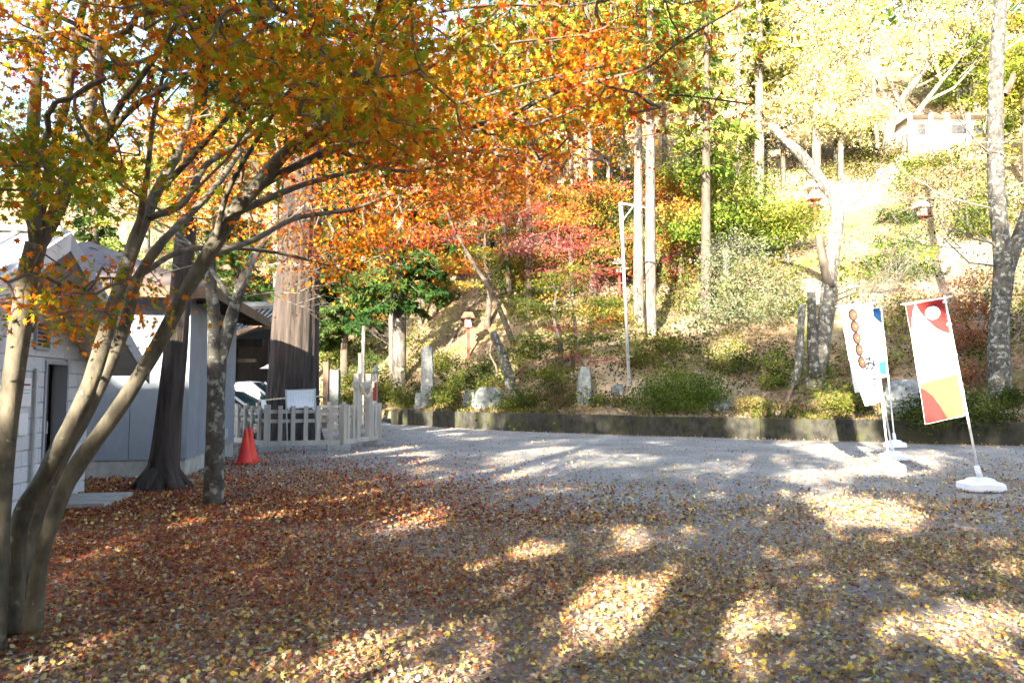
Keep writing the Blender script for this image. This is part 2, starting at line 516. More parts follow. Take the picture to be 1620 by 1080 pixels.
def grow(seeds, targets, wlen=0.25, rtip=0.006, power=0.46, rmax=9.0):
    """connect target points to the seed points as a branching tree; returns tube meshes V, F"""
    S = np.array(seeds, float); T = np.array(targets, float)
    P = np.vstack([S, T]); ns, nt_ = len(S), len(T)
    par = np.full(ns + nt_, -1)
    plen = np.zeros(ns + nt_)
    D = np.linalg.norm(T[:, None] - S[None], axis=2)
    best = D.min(1); src = D.argmin(1)
    done = np.zeros(nt_, bool); order = []
    for _ in range(nt_):
        j = int(np.argmin(np.where(done, 1e9, best)))
        done[j] = True
        par[ns + j] = src[j]
        plen[ns + j] = plen[src[j]] + np.linalg.norm(T[j] - P[src[j]])
        order.append(ns + j)
        d = np.linalg.norm(T - T[j], axis=1) + wlen * plen[ns + j]
        m = d < best
        best = np.where(m, d, best); src = np.where(m, ns + j, src)
    cnt = np.ones(ns + nt_)
    for j in order[::-1]:
        cnt[par[j]] += cnt[j]
    mb = MB()
    for j in order:
        a, b = P[par[j]], P[j]
        L = np.linalg.norm(b - a)
        m = (a + b) / 2 + rng.normal(size=3) * L * .06 + np.array([0, 0, -.04 * L])
        r1 = min(rtip * cnt[j] ** power * 1.12, rmax); r2 = rtip * max(cnt[j] - 1, .35) ** power
        mb.tube([a, m, b], [r1, (r1 + r2) / 2, min(r2, r1)], 5, False)
    return np.array(mb.V), mb.F

def ell_points(n, c, r, shell=0.5):
    d = nrm(rng.normal(size=(n, 3)))
    return np.array(c) + d * (rng.random((n, 1)) ** shell) * np.array(r)

# ------------------------------------------------------------------ the setting: court, hillside, retaining wall
xs = np.concatenate([np.linspace(-95, -14, 24), np.linspace(-12, 18, 61), np.linspace(21, 95, 22)])
ys = np.concatenate([np.linspace(-70, 0, 18), np.linspace(0.5, 34, 68), np.linspace(36, 64, 12)])
GX, GY = np.meshgrid(xs, ys)
GZ = -0.012 + 0.010 * np.sin(GX * 1.3) * np.sin(GY * .9) - 0.004
nx, ny = len(xs), len(ys)
idx = np.arange(nx * ny).reshape(ny, nx)
QF = np.stack([idx[:-1, :-1], idx[:-1, 1:], idx[1:, 1:], idx[1:, :-1]], -1).reshape(-1, 4)
def litter_base(x, y):
    left = 1 / (1 + np.exp((x + .5 + .22 * (y - 6)) / 1.1))
    near = 1 / (1 + np.exp((y - 6.6 - .30 * np.clip(x, -2, 4)) / .9))
    return np.clip(left * np.exp(-np.maximum(y - 11, 0) / 3.5) + .42 * near * (1 - left), 0, 1)
_lb = litter_base(GX, GY).reshape(-1, 1)
court = mesh_obj('gravel_court', np.stack([GX, GY, GZ], -1).reshape(-1, 3), QF, 'gravel', smooth=True, kind='structure', col=np.repeat(_lb, 3, 1))

xs = np.concatenate([np.linspace(-88, -15, 60), np.linspace(-14.5, 22, 110), np.linspace(23, 88, 50)])
ws = np.concatenate([np.linspace(0.06, 12, 60), np.linspace(12.4, 120, 90)])
HX, HW = np.meshgrid(xs, ws)
HY = yw(HX) + HW
HZ = HT(HX, HY) + np.where(HW < .1, -.25, 0)
nx, ny = len(xs), len(ws)
idx = np.arange(nx * ny).reshape(ny, nx)
QF = np.stack([idx[:-1, :-1], idx[:-1, 1:], idx[1:, 1:], idx[1:, :-1]], -1).reshape(-1, 4)
hillside = mesh_obj('hillside', np.stack([HX, HY, HZ], -1).reshape(-1, 3), QF, 'hill_soil', smooth=True, kind='structure')

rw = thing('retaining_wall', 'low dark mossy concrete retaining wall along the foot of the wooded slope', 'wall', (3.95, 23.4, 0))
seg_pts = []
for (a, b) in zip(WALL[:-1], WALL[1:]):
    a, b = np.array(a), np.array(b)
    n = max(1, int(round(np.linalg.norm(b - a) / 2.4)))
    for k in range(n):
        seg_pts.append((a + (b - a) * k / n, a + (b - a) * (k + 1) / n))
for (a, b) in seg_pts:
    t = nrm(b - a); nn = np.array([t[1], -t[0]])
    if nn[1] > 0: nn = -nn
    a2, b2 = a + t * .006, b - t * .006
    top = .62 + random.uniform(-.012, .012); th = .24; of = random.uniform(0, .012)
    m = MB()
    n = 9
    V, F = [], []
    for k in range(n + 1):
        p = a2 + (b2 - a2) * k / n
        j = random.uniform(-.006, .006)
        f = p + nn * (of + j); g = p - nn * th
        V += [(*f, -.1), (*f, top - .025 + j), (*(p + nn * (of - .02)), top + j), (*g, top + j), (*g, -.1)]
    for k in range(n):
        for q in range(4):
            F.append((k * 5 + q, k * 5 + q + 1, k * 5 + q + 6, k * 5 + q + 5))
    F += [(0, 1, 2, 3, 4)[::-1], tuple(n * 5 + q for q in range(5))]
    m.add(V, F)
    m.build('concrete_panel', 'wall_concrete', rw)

# ------------------------------------------------------------------ small block hut at the left
A_ = np.array([0.162, -0.987, 0]); N_ = np.array([0.987, 0.162, 0]); Z_ = np.array([0, 0, 1.0])
HO = np.array([-6.15, 10.35, 0])
def hp(a, n, z): return HO + A_ * a + N_ * n + Z_ * z
HL, HD, EAVE, PIT = 4.8, 4.6, 1.9, 0.53
def gz(a): return EAVE + PIT * (HL / 2 - abs(a - HL / 2))
hut = thing('block_hut', 'small white painted concrete block hut with gable, louvre vent and dark doorway at left', 'hut', tuple(hp(2.4, 0, 0)))
DA0, DA1, DZ = 0.72, 1.30, 1.82
core = MB()
g = [hp(0, -.03, -.05), hp(DA0, -.03, -.05), hp(DA0, -.03, DZ), hp(DA1, -.03, DZ), hp(DA1, -.03, -.05), hp(HL, -.03, -.05), hp(HL, -.03, gz(HL)), hp(HL / 2, -.03, gz(HL / 2)), hp(0, -.03, gz(0))]
core.prism(g, -N_ * .14)
core.box(hp(.07, -HD / 2, .92), (.14, HD - .06, 1.95), (A_, N_, Z_))
core.box(hp(HL - .07, -HD / 2, .92), (.14, HD - .06, 1.95), (A_, N_, Z_))
core.box(hp(HL / 2, -HD, 1.2), (HL, .14, 2.4), (A_, N_, Z_))
wall_o = core.build('wall', 'mortar', hut)
blk = {}
def hut_block(a0, a1, z0, z1):
    w = round(a1 - a0, 3); h = round(z1 - z0, 3)
    if w < .05 or h < .04: return
    key = (w, h)
    g_ = .004
    if key not in blk:
        m = MB()
        o0 = ORG[wall_o]
        hx, hz, e = w / 2 - g_, h / 2 - g_, .006
        V = [A_ * sx * hx + N_ * -.045 + Z_ * sz * hz + o0 for sx, sz in ((-1, -1), (1, -1), (1, 1), (-1, 1))]
        V += [A_ * sx * hx + N_ * -e + Z_ * sz * hz + o0 for sx, sz in ((-1, -1), (1, -1), (1, 1), (-1, 1))]
        V += [A_ * sx * (hx - e) + Z_ * sz * (hz - e) + o0 for sx, sz in ((-1, -1), (1, -1), (1, 1), (-1, 1))]
        F = [(8, 9, 10, 11)] + [(i, (i + 1) % 4, 4 + (i + 1) % 4, 4 + i) for i in range(4)] + [(4 + i, 4 + (i + 1) % 4, 8 + (i + 1) % 4, 8 + i) for i in range(4)]
        m.add(V, F)
        ob = m.build('block', 'white_block', wall_o)
        blk[key] = ob
        ob.location = hp((a0 + a1) / 2, random.uniform(-.0015, .0015), (z0 + z1) / 2) - ORG[wall_o]
    else:
        share(blk[key], 'block', hp((a0 + a1) / 2, random.uniform(-.0015, .0015), (z0 + z1) / 2), wall_o)
BW, BH = .40, .19
for row in range(17):
    z0, z1 = row * BH, (row + 1) * BH
    lo, hi = 0.0, HL
    if z1 > EAVE:
        s = (z1 - EAVE) / PIT
        lo, hi = s, HL - s
        if hi - lo < .2: break
    off = BW / 2 if row % 2 else 0
    cuts = [lo] + [k * BW + off for k in range(-1, 14) if lo + .08 < k * BW + off < hi - .08] + [hi]
    for c0, c1 in zip(cuts[:-1], cuts[1:]):
        if c0 < DA1 and c1 > DA0 and z0 < DZ - .02:
            if c0 < DA0: hut_block(c0, DA0 - .03, z0, z1)
            if c1 > DA1: hut_block(DA1 + .03, c1, z0, z1)
            continue
        if c0 < 1.66 and c1 > 1.28 and 2.0 < (z0 + z1) / 2 < 2.42 and False: continue
        hut_block(c0, c1, z0, z1)
dm = MB()
for a in (DA0 - .012, DA1 + .012): dm.box(hp(a, -.06, DZ / 2), (.045, .16, DZ), (A_, N_, Z_))
dm.box(hp((DA0 + DA1) / 2, -.06, DZ + .02), (DA1 - DA0 + .07, .16, .045), (A_, N_, Z_))
dm.build('door_frame', 'fascia_grey', hut)
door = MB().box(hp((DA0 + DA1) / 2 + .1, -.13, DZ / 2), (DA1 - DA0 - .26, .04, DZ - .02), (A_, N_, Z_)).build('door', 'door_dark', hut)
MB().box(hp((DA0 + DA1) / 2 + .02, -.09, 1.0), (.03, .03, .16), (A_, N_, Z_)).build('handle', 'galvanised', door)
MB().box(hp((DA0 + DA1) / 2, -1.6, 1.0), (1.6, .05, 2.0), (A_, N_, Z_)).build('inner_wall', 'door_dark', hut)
# louvre vent
va, vz, vw, vh = 1.47, 2.17, .34, .34
vm = MB()
for s in (-1, 1):
    vm.box(hp(va + s * vw / 2, .012, vz), (.025, .05, vh + .03), (A_, N_, Z_))
    vm.box(hp(va, .012, vz + s * vh / 2), (vw, .05, .025), (A_, N_, Z_))
vent = vm.build('vent', 'fascia_grey', hut)
MB().box(hp(va, .003, vz), (vw, .01, vh), (A_, N_, Z_)).build('vent_backing', 'door_dark', vent)
for k in range(7):
    MB().box(hp(va, .022, vz - vh / 2 + (k + .5) * vh / 7), (vw - .03, .008, .036), (A_, nrm(N_ * .6 + Z_ * .8), nrm(Z_ * .6 - N_ * .8))).build('slat', 'fascia_grey', vent)
# roof: two slabs with seams, barge boards, soffit
OV, ON, T_ = .42, .66, .09
for side in (0, 1):
    aE = -OV if side == 0 else HL + OV
    sg = 1 if side == 0 else -1
    zE = EAVE - PIT * OV
    p = [hp(aE, ON, zE + .02), hp(HL / 2 + sg * .0, ON, gz(HL / 2) + .02), hp(HL / 2, ON, gz(HL / 2) + .02 + T_), hp(aE, ON, zE + .02 + T_)]
    rf = MB().prism(p, -N_ * (HD + ON + .4)).build('roof', 'roof_white', hut)
    dirn = nrm(hp(HL / 2, 0, gz(HL / 2)) - hp(aE, 0, zE)); L = np.linalg.norm(hp(HL / 2, 0, gz(HL / 2)) - hp(aE, 0, zE))
    nn = np.cross(dirn, N_); nn = nn if nn[2] > 0 else -nn
    first = None
    for k in range(12):
        n0 = ON - .06 - k * .45
        c = (hp(aE, n0, zE + .02 + T_) + hp(HL / 2, n0, gz(HL / 2) + .02 + T_)) / 2 + nn * .018
        MB().box(c, (L - .04, .03, .04), (dirn, N_, nn)).build('seam', 'roof_white', rf)
    b = [hp(aE, ON + .004, zE - .09), hp(HL / 2, ON + .004, gz(HL / 2) - .09), hp(HL / 2, ON + .004, gz(HL / 2) + .125), hp(aE, ON + .004, zE + .125)]
    MB().prism(b, N_ * .03).build('barge_board', 'fascia_grey' if side == 0 else 'roof_white', hut)
MB().box(hp(HL / 2, -HD / 2 + .1, gz(HL / 2) + .14), (.26, HD + 1.05, .05), (A_, N_, Z_)).build('ridge_cap', 'roof_white', hut)
MB().box(hp(1.0, .42, .03), (1.0, .8, .09), (A_, N_, Z_)).build('door_step', 'concrete', hut)
pm = MB(); pm.tube([hp(1.62, .04, .2), hp(1.62, .04, 1.75)], .022, 8); pm.build('conduit', 'galvanised', hut)
nb = MB().box(hp(1.84, .02, 1.46), (.26, .02, .34), (A_, N_, Z_)).build('notice_board', 'white_paint', hut)
MB().box(hp(1.84, .033, 1.55), (.18, .004, .02), (A_, N_, Z_)).build('notice_line', 'red_ink', nb)
MB().box(hp(1.84, .033, 1.49), (.18, .004, .012), (A_, N_, Z_)).build('notice_line', 'paper_ink', nb)
MB().box(hp(1.84, .033, 1.45), (.18, .004, .012), (A_, N_, Z_)).build('notice_line', 'paper_ink', nb)
MB().box(hp(1.86, .02, 1.08), (.2, .02, .26), (A_, N_, Z_)).build('notice_board', 'white_paint', hut)

# ------------------------------------------------------------------ grey clad store behind the hut
F2 = np.array([-.18, .984, 0]); F1 = np.array([-.984, -.18, 0])
SO = np.array([-5.62, 12.3, 0])
def sp_(a, b, z): return SO + F2 * a + F1 * b + Z_ * z     # a: along the right side, b: along the front
store = thing('clad_store', 'pale grey panel clad store building with brown eaves behind the block hut', 'building', tuple(SO))
SL, SW, SH = 4.0, 4.4, 3.12
MB().box(sp_(SL / 2, SW / 2, SH / 2 + .12), (SL - .02, SW - .02, SH - .26), (F2, F1, Z_)).build('wall_core', 'fascia_grey', store)
MB().box(sp_(SL / 2, SW / 2, .12), (SL + .03, SW + .03, .34), (F2, F1, Z_)).build('foundation', 'concrete', store)
for k in range(5):
    w = SW / 5
    MB().box(sp_(-.012, (k + .5) * w, SH / 2 + .15), (.04, w - .012, SH - .3), (F2, F1, Z_)).build('panel', 'siding', store)
for k in range(5):
    w = SL / 5
    MB().box(sp_((k + .5) * w, -.012, SH / 2 + .15), (w - .012, .04, SH - .3), (F2, F1, Z_)).build('panel', 'siding', store)
MB().box(sp_(-.012, -.012, SH / 2 + .15), (.075, .075, SH - .3), (F2, F1, Z_)).build('corner_trim', 'siding', store)
MB().box(sp_(-.02, 3.2, .13), (.03, .5, .14), (F2, F1, Z_)).build('floor_vent', 'door_dark', store)
MB().box(sp_(3.1, -.035, .55), (.3, .03, .2), (F2, F1, Z_)).build('service_box', 'fascia_grey', store)
oh = .55
ez = SH - .02
c = [sp_(-oh, -oh, ez), sp_(SL + 1.2, -oh, ez), sp_(SL + 1.2, SW + oh, ez), sp_(-oh, SW + oh, ez)]
r0, r1 = sp_(1.5, SW / 2, 4.2), sp_(SL + 1.2, SW / 2, 4.2)
up = Z_ * .1
RV = c + [p + up for p in c] + [r0 + up, r1 + up, r0 - Z_ * .0, r1 - Z_ * .0]
RF = [(4, 5, 9, 8), (6, 7, 8, 9), (7, 4, 8), (5, 6, 9), (0, 10, 11, 1), (2, 11, 10, 3), (3, 10, 0), (0, 1, 5, 4), (1, 2, 6, 5), (2, 3, 7, 6), (3, 0, 4, 7)]
srf = MB().add(RV, RF).build('roof', 'brown_metal', store)
MB().box(sp_(SL / 2 + .33, -oh - .018, ez + .01), (SL + 1.2 + oh, .03, .2), (F2, F1, Z_)).build('fascia_board', 'brown_wood', store)
MB().box(sp_(-oh - .018, SW / 2, ez + .01), (.03, SW + 2 * oh, .2), (F2, F1, Z_)).build('fascia_board', 'brown_wood', store)
for k in range(9):
    MB().box(sp_(-.3 + k * .62, -oh / 2 - .02, ez - .05), (.05, oh - .06, .08), (F2, F1, Z_)).build('rafter', 'brown_wood', srf)

# ------------------------------------------------------------------ shrine hall behind the cars
sh = thing('shrine_hall', 'dark open wooden shrine hall with curved grey tiled roof behind the parked cars', 'shrine', (-12.5, 27.5, 0))
SX0, SX1 = -19.5, -10.0
MB().box((-14, 29, .28), (10.2, 5.6, .55)).build('platform', 'concrete', sh)
for k, x in enumerate(np.linspace(SX0 + .5, SX1 - .5, 7)):
    MB().box((x, 26.6, 1.9), (.24, .24, 2.9)).build('post', 'old_wood', sh)
MB().box((-14.1, 30.6, 1.9), (9.4, .15, 2.9)).build('back_wall', 'old_wood', sh)
MB().box((SX1 - .4, 28.7, 1.9), (.15, 3.8, 2.9)).build('side_wall', 'old_wood', sh)
MB().box((-14.1, 26.6, 3.2), (9.6, .26, .3)).build('lintel', 'old_wood', sh)
MB().box((-14.1, 26.45, 2.55), (9.2, .1, .12)).build('tie_beam', 'old_wood', sh)
for z in (.95, 1.25):
    MB().box((-14.1, 26.3, z), (9.4, .07, .07)).build('rail', 'grey_wood', sh)
for x in np.linspace(SX0 + .5, SX1 - .5, 19):
    MB().box((x, 26.3, .95), (.06, .06, .8)).build('baluster', 'grey_wood', sh)
for (x, hgt) in ((-13.2, .9), (-11.6, 1.1), (-10.4, .7)):
    MB().box((x, 30.4, 1.2 + hgt / 2), (.7, .06, hgt)).build('wall_panel', 'lantern_paper', sh)
V, F = [], []
nu, nv = 27, 14
for i in range(nu):
    u = i / (nu - 1); x = SX0 - 1 + (SX1 + 1.0 - SX0 + 1) * u
    lift = .75 * max(0, (u - .72) / .28) ** 2 + .6 * max(0, (.2 - u) / .2) ** 2
    for j in range(nv):
        v = j / (nv - 1)
        y = 25.2 + 4.1 * v; z = 3.15 + 1.65 * (v ** 1.3) + lift * (1 - v) ** 1.5
        V.append((x, y, z))
F = [(i * nv + j, (i + 1) * nv + j, (i + 1) * nv + j + 1, i * nv + j + 1) for i in range(nu - 1) for j in range(nv - 1)]
nV = len(V)
V2 = V + [(x, y, z - .14) for x, y, z in V]
F2s = F + [tuple(nV + q for q in f[::-1]) for f in F]
for i in range(nu - 1):
    F2s.append((i * nv, nV + i * nv, nV + (i + 1) * nv, (i + 1) * nv))
for j in range(nv - 1):
    a, b = (nu - 1) * nv + j, (nu - 1) * nv + j + 1
    F2s.append((a, b, nV + b, nV + a))
roof_s = MB().add(V2, F2s).build('roof', 'tile_roof', sh, True)
Vb = [(x, 58.6 - y, z) for x, y, z in V2]
MB().add(Vb, [f[::-1] for f in F2s]).build('roof', 'tile_roof', sh, True)
tl = MB()
for i in range(nu * 2 - 1):
    u = i / (2 * nu - 2); x = SX0 - 1 + (SX1 + 1.0 - SX0 + 1) * u
    lift = .75 * max(0, (u - .72) / .28) ** 2 + .6 * max(0, (.2 - u) / .2) ** 2
    tl.tube([(x, 25.18 + 4.1 * v, 3.18 + 1.65 * (v ** 1.3) + lift * (1 - v) ** 1.5) for v in np.linspace(0, 1, 9)], .05, 6)
tl.build('tile_rows', 'tile_roof', roof_s, kind='stuff')
MB().tube([(SX0 - 1, 29.3, 4.9), (-14, 29.3, 4.8), (SX1 + 1.05, 29.3, 4.95)], .2, 8).build('ridge', 'tile_roof', sh)
ev = [(SX0 - 1 + (SX1 + 2 - SX0) * u, 25.2, 3.0 + .75 * max(0, (u - .72) / .28) ** 2 + .6 * max(0, (.2 - u) / .2) ** 2) for u in np.linspace(0, 1, 20)]
MB().tube(ev, .1, 6).build('eave_board', 'brown_wood', sh)
bp_ = [(SX1 + 1.02, 25.2 + 4.1 * v, 3.05 + 1.65 * (v ** 1.3) + .75 * (1 - v) ** 1.5) for v in np.linspace(0, 1, 10)]
MB().tube(bp_, .12, 6).build('barge_board', 'brown_wood', sh)
lampc = at(424, 583, 26.0)
lt = thing('hanging_lamp', 'small white conical lamp shade hanging under the shrine eave', 'lamp', tuple(lampc))
V, F = tube([lampc + Z_ * .16, lampc + Z_ * .1, lampc], [.03, .1, .3], 14)
mesh_obj('lamp_shade', V, F, 'white_paint', lt, True)
MB().tube([lampc + Z_ * .16, lampc + Z_ * 1.3], .012, 6).build('cord', 'rubber', lt)

# ------------------------------------------------------------------ two parked cars (facing right)
def car(label, X, Y, L, W, H, paint, van):
    t = thing('parked_car', label, 'car', (X, Y, 0), 'cars parked behind the fence')
    hw = W / 2
    # lower body: stations along x (rear to front): x, bottom, belt, half width
    st = [(-.5, .42, .62, .80), (-.49, .30, .80, .92), (-.44, .22, .93, .98), (-.2, .2, .95, 1.0), (.15, .2, .93, 1.0), (.30, .2, .88, .99), (.42, .22, .78, .95), (.48, .3, .66, .88), (.5, .4, .55, .78)]
    if van: st = [(a, b, c + .06 if a < .3 else c + .02, d) for a, b, c, d in st]
    V, F = [], []
    for a, zb, zt, w in st:
        zt = zt * H / 1.5
        for y, z in ((-w * .88, zb), (-w, zb + .12), (-w, zt - .14), (-w * .9, zt), (0, zt + .03), (w * .9, zt), (w, zt - .14), (w, zb + .12), (w * .88, zb)):
            V.append((X + a * L, Y + y * hw, z))
    n = 9
    for i in range(len(st) - 1):
        for k in range(n):
            F.append((i * n + k, i * n + (k + 1) % n, (i + 1) * n + (k + 1) % n, (i + 1) * n + k))
    F += [tuple(range(n)), tuple(range((len(st) - 1) * n, len(st) * n))[::-1]]
    MB().add(V, F).build('body', paint, t, True)
    zb = .90 * H / 1.5
    # cabin: rear base, rear top, front top, front base
    xr0, xr1, xf1, xf0 = ((-.47, -.42, .14, .33) if van else (-.40, -.26, .08, .27))
    pr = [(xr0, zb), (xr1, H - .09), (xr1 + .06, H - .015), (0, H), (xf1 - .05, H - .02), (xf1, H - .06), (xf0, zb)]
    rt = [.90, .76, .72, .71, .72, .75, .90]
    V = []
    for (a, z), w in zip(pr, rt):
        V += [(X + a * L, Y - w * hw, z), (X + a * L, Y + w * hw, z)]
    F = [(2 * i, 2 * i + 2, 2 * i + 3, 2 * i + 1) for i in range(1, 5)]
    mr = MB().add(V, F)
    mr.add([(x, y, z - .05) for x, y, z in V], [f[::-1] for f in F])
    mr.build('roof', paint, t, True)
    MB().add([(x, y, z - .004) for x, y, z in V[10:14]], [(0, 2, 3, 1)]).build('windshield', 'car_glass', t)
    MB().add([(x, y, z - .004) for x, y, z in V[0:4]], [(0, 2, 3, 1)]).build('rear_window', 'car_glass', t)
    for s in (0, 1):
        side = [V[2 * i + s] for i in range(7)]
        gl = [(x, y + (.012 if s == 0 else -.012), z - .03) for x, y, z in side]
        MB().add(gl, [tuple(range(7)) if s == 0 else tuple(range(7))[::-1]]).build('side_window', 'car_glass', t)
        for (i, j) in ((0, 1), (5, 6)):
            MB().tube([side[i], side[j]], .04, 6).build('pillar', paint, t)
        mid = np.array(side[3]) * .5 + np.array([X - .02 * L, Y + (-1 if s == 0 else 1) * .9 * hw, zb]) * .5
        MB().tube([(X - .03 * L, side[3][1], H - .05), (X - .05 * L, Y + (-.9 if s == 0 else .9) * hw, zb)], .035, 6).build('pillar', 'rubber', t)
    for a in (-.3, .31):
        for s in (-1, 1):
            c = np.array([X + a * L, Y + s * (hw - .1), .31])
            w = mesh_obj('wheel', *tube([c - [0, .1, 0], c - [0, .085, 0], c + [0, .085, 0], c + [0, .1, 0]], [.26, .31, .31, .26], 20), 'rubber', t, True)
            mesh_obj('rim', *tube([c - [0, .105, 0], c + [0, .105, 0]], .19, 16), 'hub_metal', w)
    for s in (-1, 1):
        MB().box((X + .475 * L, Y + s * hw * .68, .62), (.1, .3, .13), bev=.03).build('headlight', 'white_paint', t)
        MB().box((X + .2 * L, Y + s * (hw + .08), zb + .05), (.1, .16, .12), bev=.03).build('mirror', paint, t)
    return t
car('silver parked car with teal windscreen just behind the wooden fence', -8.75, 21.6, 4.3, 1.7, 1.5, 'silver_car', False)
car('white parked van whose roof shows above the silver car', -9.2, 24.0, 4.5, 1.75, 1.78, 'white_car', True)

# ------------------------------------------------------------------ wooden fence round the giant cedar
fence = thing('wooden_fence', 'weathered grey wooden picket fence on concrete blocks round the giant cedar', 'fence', (-5.0, 17.5, 0))
FP = [np.array(p + (0.0,)) for p in ((-5.89, 17.2), (-4.19, 17.75), (-3.62, 19.4), (-4.3, 22.3), (-7.2, 22.6), (-7.75, 19.3))]
def picket(p, t, w=.1, h=.85, z0=.24, name='picket', d=.06):
    nn = np.array([t[1], -t[0], 0])
    MB().box(p + Z_ * (z0 + h / 2 + random.uniform(-.008, .008)) + nn * random.uniform(-.004, .004), (w, d, h), (t, nn, Z_), bev=.008).build(name, 'grey_wood', fence)
NPK = [5, 0, 5, 5, 5, 5]
for i in range(6):
    a, b = FP[i], FP[(i + 1) % 6]
    L = np.linalg.norm(b - a); t = (b - a) / L; nn = np.array([t[1], -t[0], 0])
    picket(a, t, .15, .98, .14, 'corner_post', .15)
    if i == 1:
        fr = [.13, .27]
        for f in fr + [.80, .90]:
            picket(a + t * L * f, t)
        for f in (.36, .70):
            p = a + t * L * f
            MB().box(p + Z_ * 1.02, (.15, .15, 1.75), (t, nn, Z_), bev=.012).build('gate_post', 'grey_wood', fence)
        p = a + t * L * .53
        MB().box(p + Z_ * 1.60, (.98, .085, .15), (t, nn, Z_)).build('gate_crossbar', 'grey_wood', fence)
        for (f0, f1) in ((.0, .36), (.70, 1.)):
            for z in (.72, .95):
                MB().box(a + t * L * (f0 + f1) / 2 - nn * .055 + Z_ * z, (L * (f1 - f0) - .08, .035, .085), (t, nn, Z_)).build('rail', 'grey_wood', fence)
    else:
        for k in range(NPK[i]):
            picket(a + t * L * (k + 1) / (NPK[i] + 1), t, .105)
        for z in (.72, .95):
            MB().box((a + b) / 2 - nn * .055 + Z_ * z, (L - .1, .035, .085), (t, nn, Z_)).build('rail', 'grey_wood', fence)
    MB().box((a + b) / 2 + Z_ * .19, (L - .16, .11, .11), (t, nn, Z_), bev=.01).build('base_rail', 'grey_wood', fence)
    t0 = nrm(FP[1] - FP[0]); n0 = np.array([t0[1], -t0[0], 0])
    MB().box(a + Z_ * .06 + (t0 * .1 if i == 0 else -t0 * .1), (.56, .3, .15), (t0, n0, Z_), bev=.01).build('concrete_block', 'concrete', fence)
# straw rope sagging over the gate
def rope(name, path, r, parent, turns=1.0, mat='straw'):
    P = np.array(path, float)
    o = None
    T = nrm(np.gradient(P, axis=0))
    u = nrm(np.cross(T, [0.13, 0.3, 1.0])); w = np.cross(T, u)
    s = np.concatenate([[0], np.cumsum(np.linalg.norm(np.diff(P, axis=0), axis=1))])
    for k in range(2):
        ph = s / (r * 7) * 2 * np.pi * turns + k * np.pi
        Q = P + (u * np.cos(ph)[:, None] + w * np.sin(ph)[:, None]) * r * .55
        V, F = tube(Q, r * .62, 6)
        mesh_obj(name, V, F, mat, parent, True)
a, b = FP[1], FP[2]; t = nrm(b - a); L = np.linalg.norm(b - a); nn = np.array([t[1], -t[0], 0])
if nn[0] < 0: nn = -nn
rp = thing('straw_rope', 'thick twisted straw rope sagging between the two tall gate posts', 'rope', tuple(a + t * L * .53 + Z_ * 1.5))
q = [a + t * L * (.36 + .36 * f) + nn * .11 + Z_ * (1.62 + .06 * f - .36 * math.sin(math.pi * f) ** .8) for f in np.linspace(0, 1, 40)]
rope('strand', q, .042, rp)

# ------------------------------------------------------------------ giant cedar in the fence, with its rope
CB = np.array([-6.2, 20.0, 0])
gc = thing('giant_cedar', 'giant old cedar with massive ridged trunk inside the wooden fence', 'tree', tuple(CB))
zs = np.array([-.1, .15, .5, 1, 1.7, 2.5, 3.5, 5, 7, 9, 12, 15, 18])
rs = np.array([.98, .88, .80, .73, .685, .65, .62, .57, .52, .47, .40, .30, .16])
P, r = smooth_path([CB + [.03 * z, 0, z] for z in zs], rs, 4)
V, F = tube(P, r, 90, True, .015, .028, 17)
mesh_obj('trunk', V, F, 'cedar_bark', gc, True)
rr = thing('trunk_rope', 'thin twisted straw rope tied round the giant cedar trunk', 'rope', (CB[0], CB[1], 1.2))
rope('strand', [CB + [(.85) * math.cos(a_) + .03, (.85) * math.sin(a_), 1.22 + .07 * math.cos(a_ + .3)] for a_ in np.linspace(0, 2 * np.pi, 90)], .028, rr)
for k, a_ in enumerate((-.55, -1.35, -2.2)):
    c = CB + [.88 * math.cos(a_), .88 * math.sin(a_), 1.1]
    MB().add([c + [-.05, 0, .1], c + [.05, 0, .1], c + [.1, -.01, -.03], c + [.02, -.02, -.06], c + [.08, -.03, -.2], c + [-.02, -.03, -.12], c + [-.06, -.01, -.02]], [tuple(range(7))]).build('paper_streamer', 'white_cloth', rr)

# ------------------------------------------------------------------ information board
BB = gnd(477, 712); BY = BB[1]
ib = thing('information_board', 'white information board with columns of small print on two thin steel poles', 'sign', tuple(BB))
p0, p1 = gnd(455.5, 713), gnd(500.5, 711)
tp0, tp1 = at(452, 616, p0[1]), at(498.5, 614.5, p1[1])
for g0, g1 in ((p0, tp0), (p1, tp1)):
    MB().tube([g0 - Z_ * .1, g1], .018, 8).build('pole', 'galvanised', ib)
tx = nrm(tp1 - tp0); bn = nrm(np.cross(tx, Z_)); bz = np.cross(bn, tx)
if bn[1] > 0: bn = -bn
bc = (tp0 + tp1) / 2 - Z_ * .24; bwid = np.linalg.norm(tp1 - tp0) - .04
bo = MB().box(bc + bn * .02, (bwid, .03, .44), (tx, bn, bz)).build('board', 'white_paint', ib)
fr = MB()
for s in (-1, 1):
    MB().box(bc + bn * .025 + tx * s * bwid / 2, (.025, .05, .47), (tx, bn, bz)).build('frame', 'galvanised', ib)
    MB().box(bc + bn * .025 + bz * s * .22, (bwid, .05, .025), (tx, bn, bz)).build('frame', 'galvanised', ib)
pr = MB()
for k in range(16):
    x = -bwid / 2 + .05 + k * (bwid - .1) / 15
    z = .17
    ln = random.uniform(.16, .33)
    wd = .013 if k > 12 else .008
    while z > .17 - ln:
        h = random.uniform(.012, .02)
        pr.box(bc + bn * .0375 + tx * x + bz * (z - h / 2), (wd, .002, h), (tx, bn, bz))
        z -= h + .008
pr.build('small_print', 'paper_ink', bo, kind='stuff')

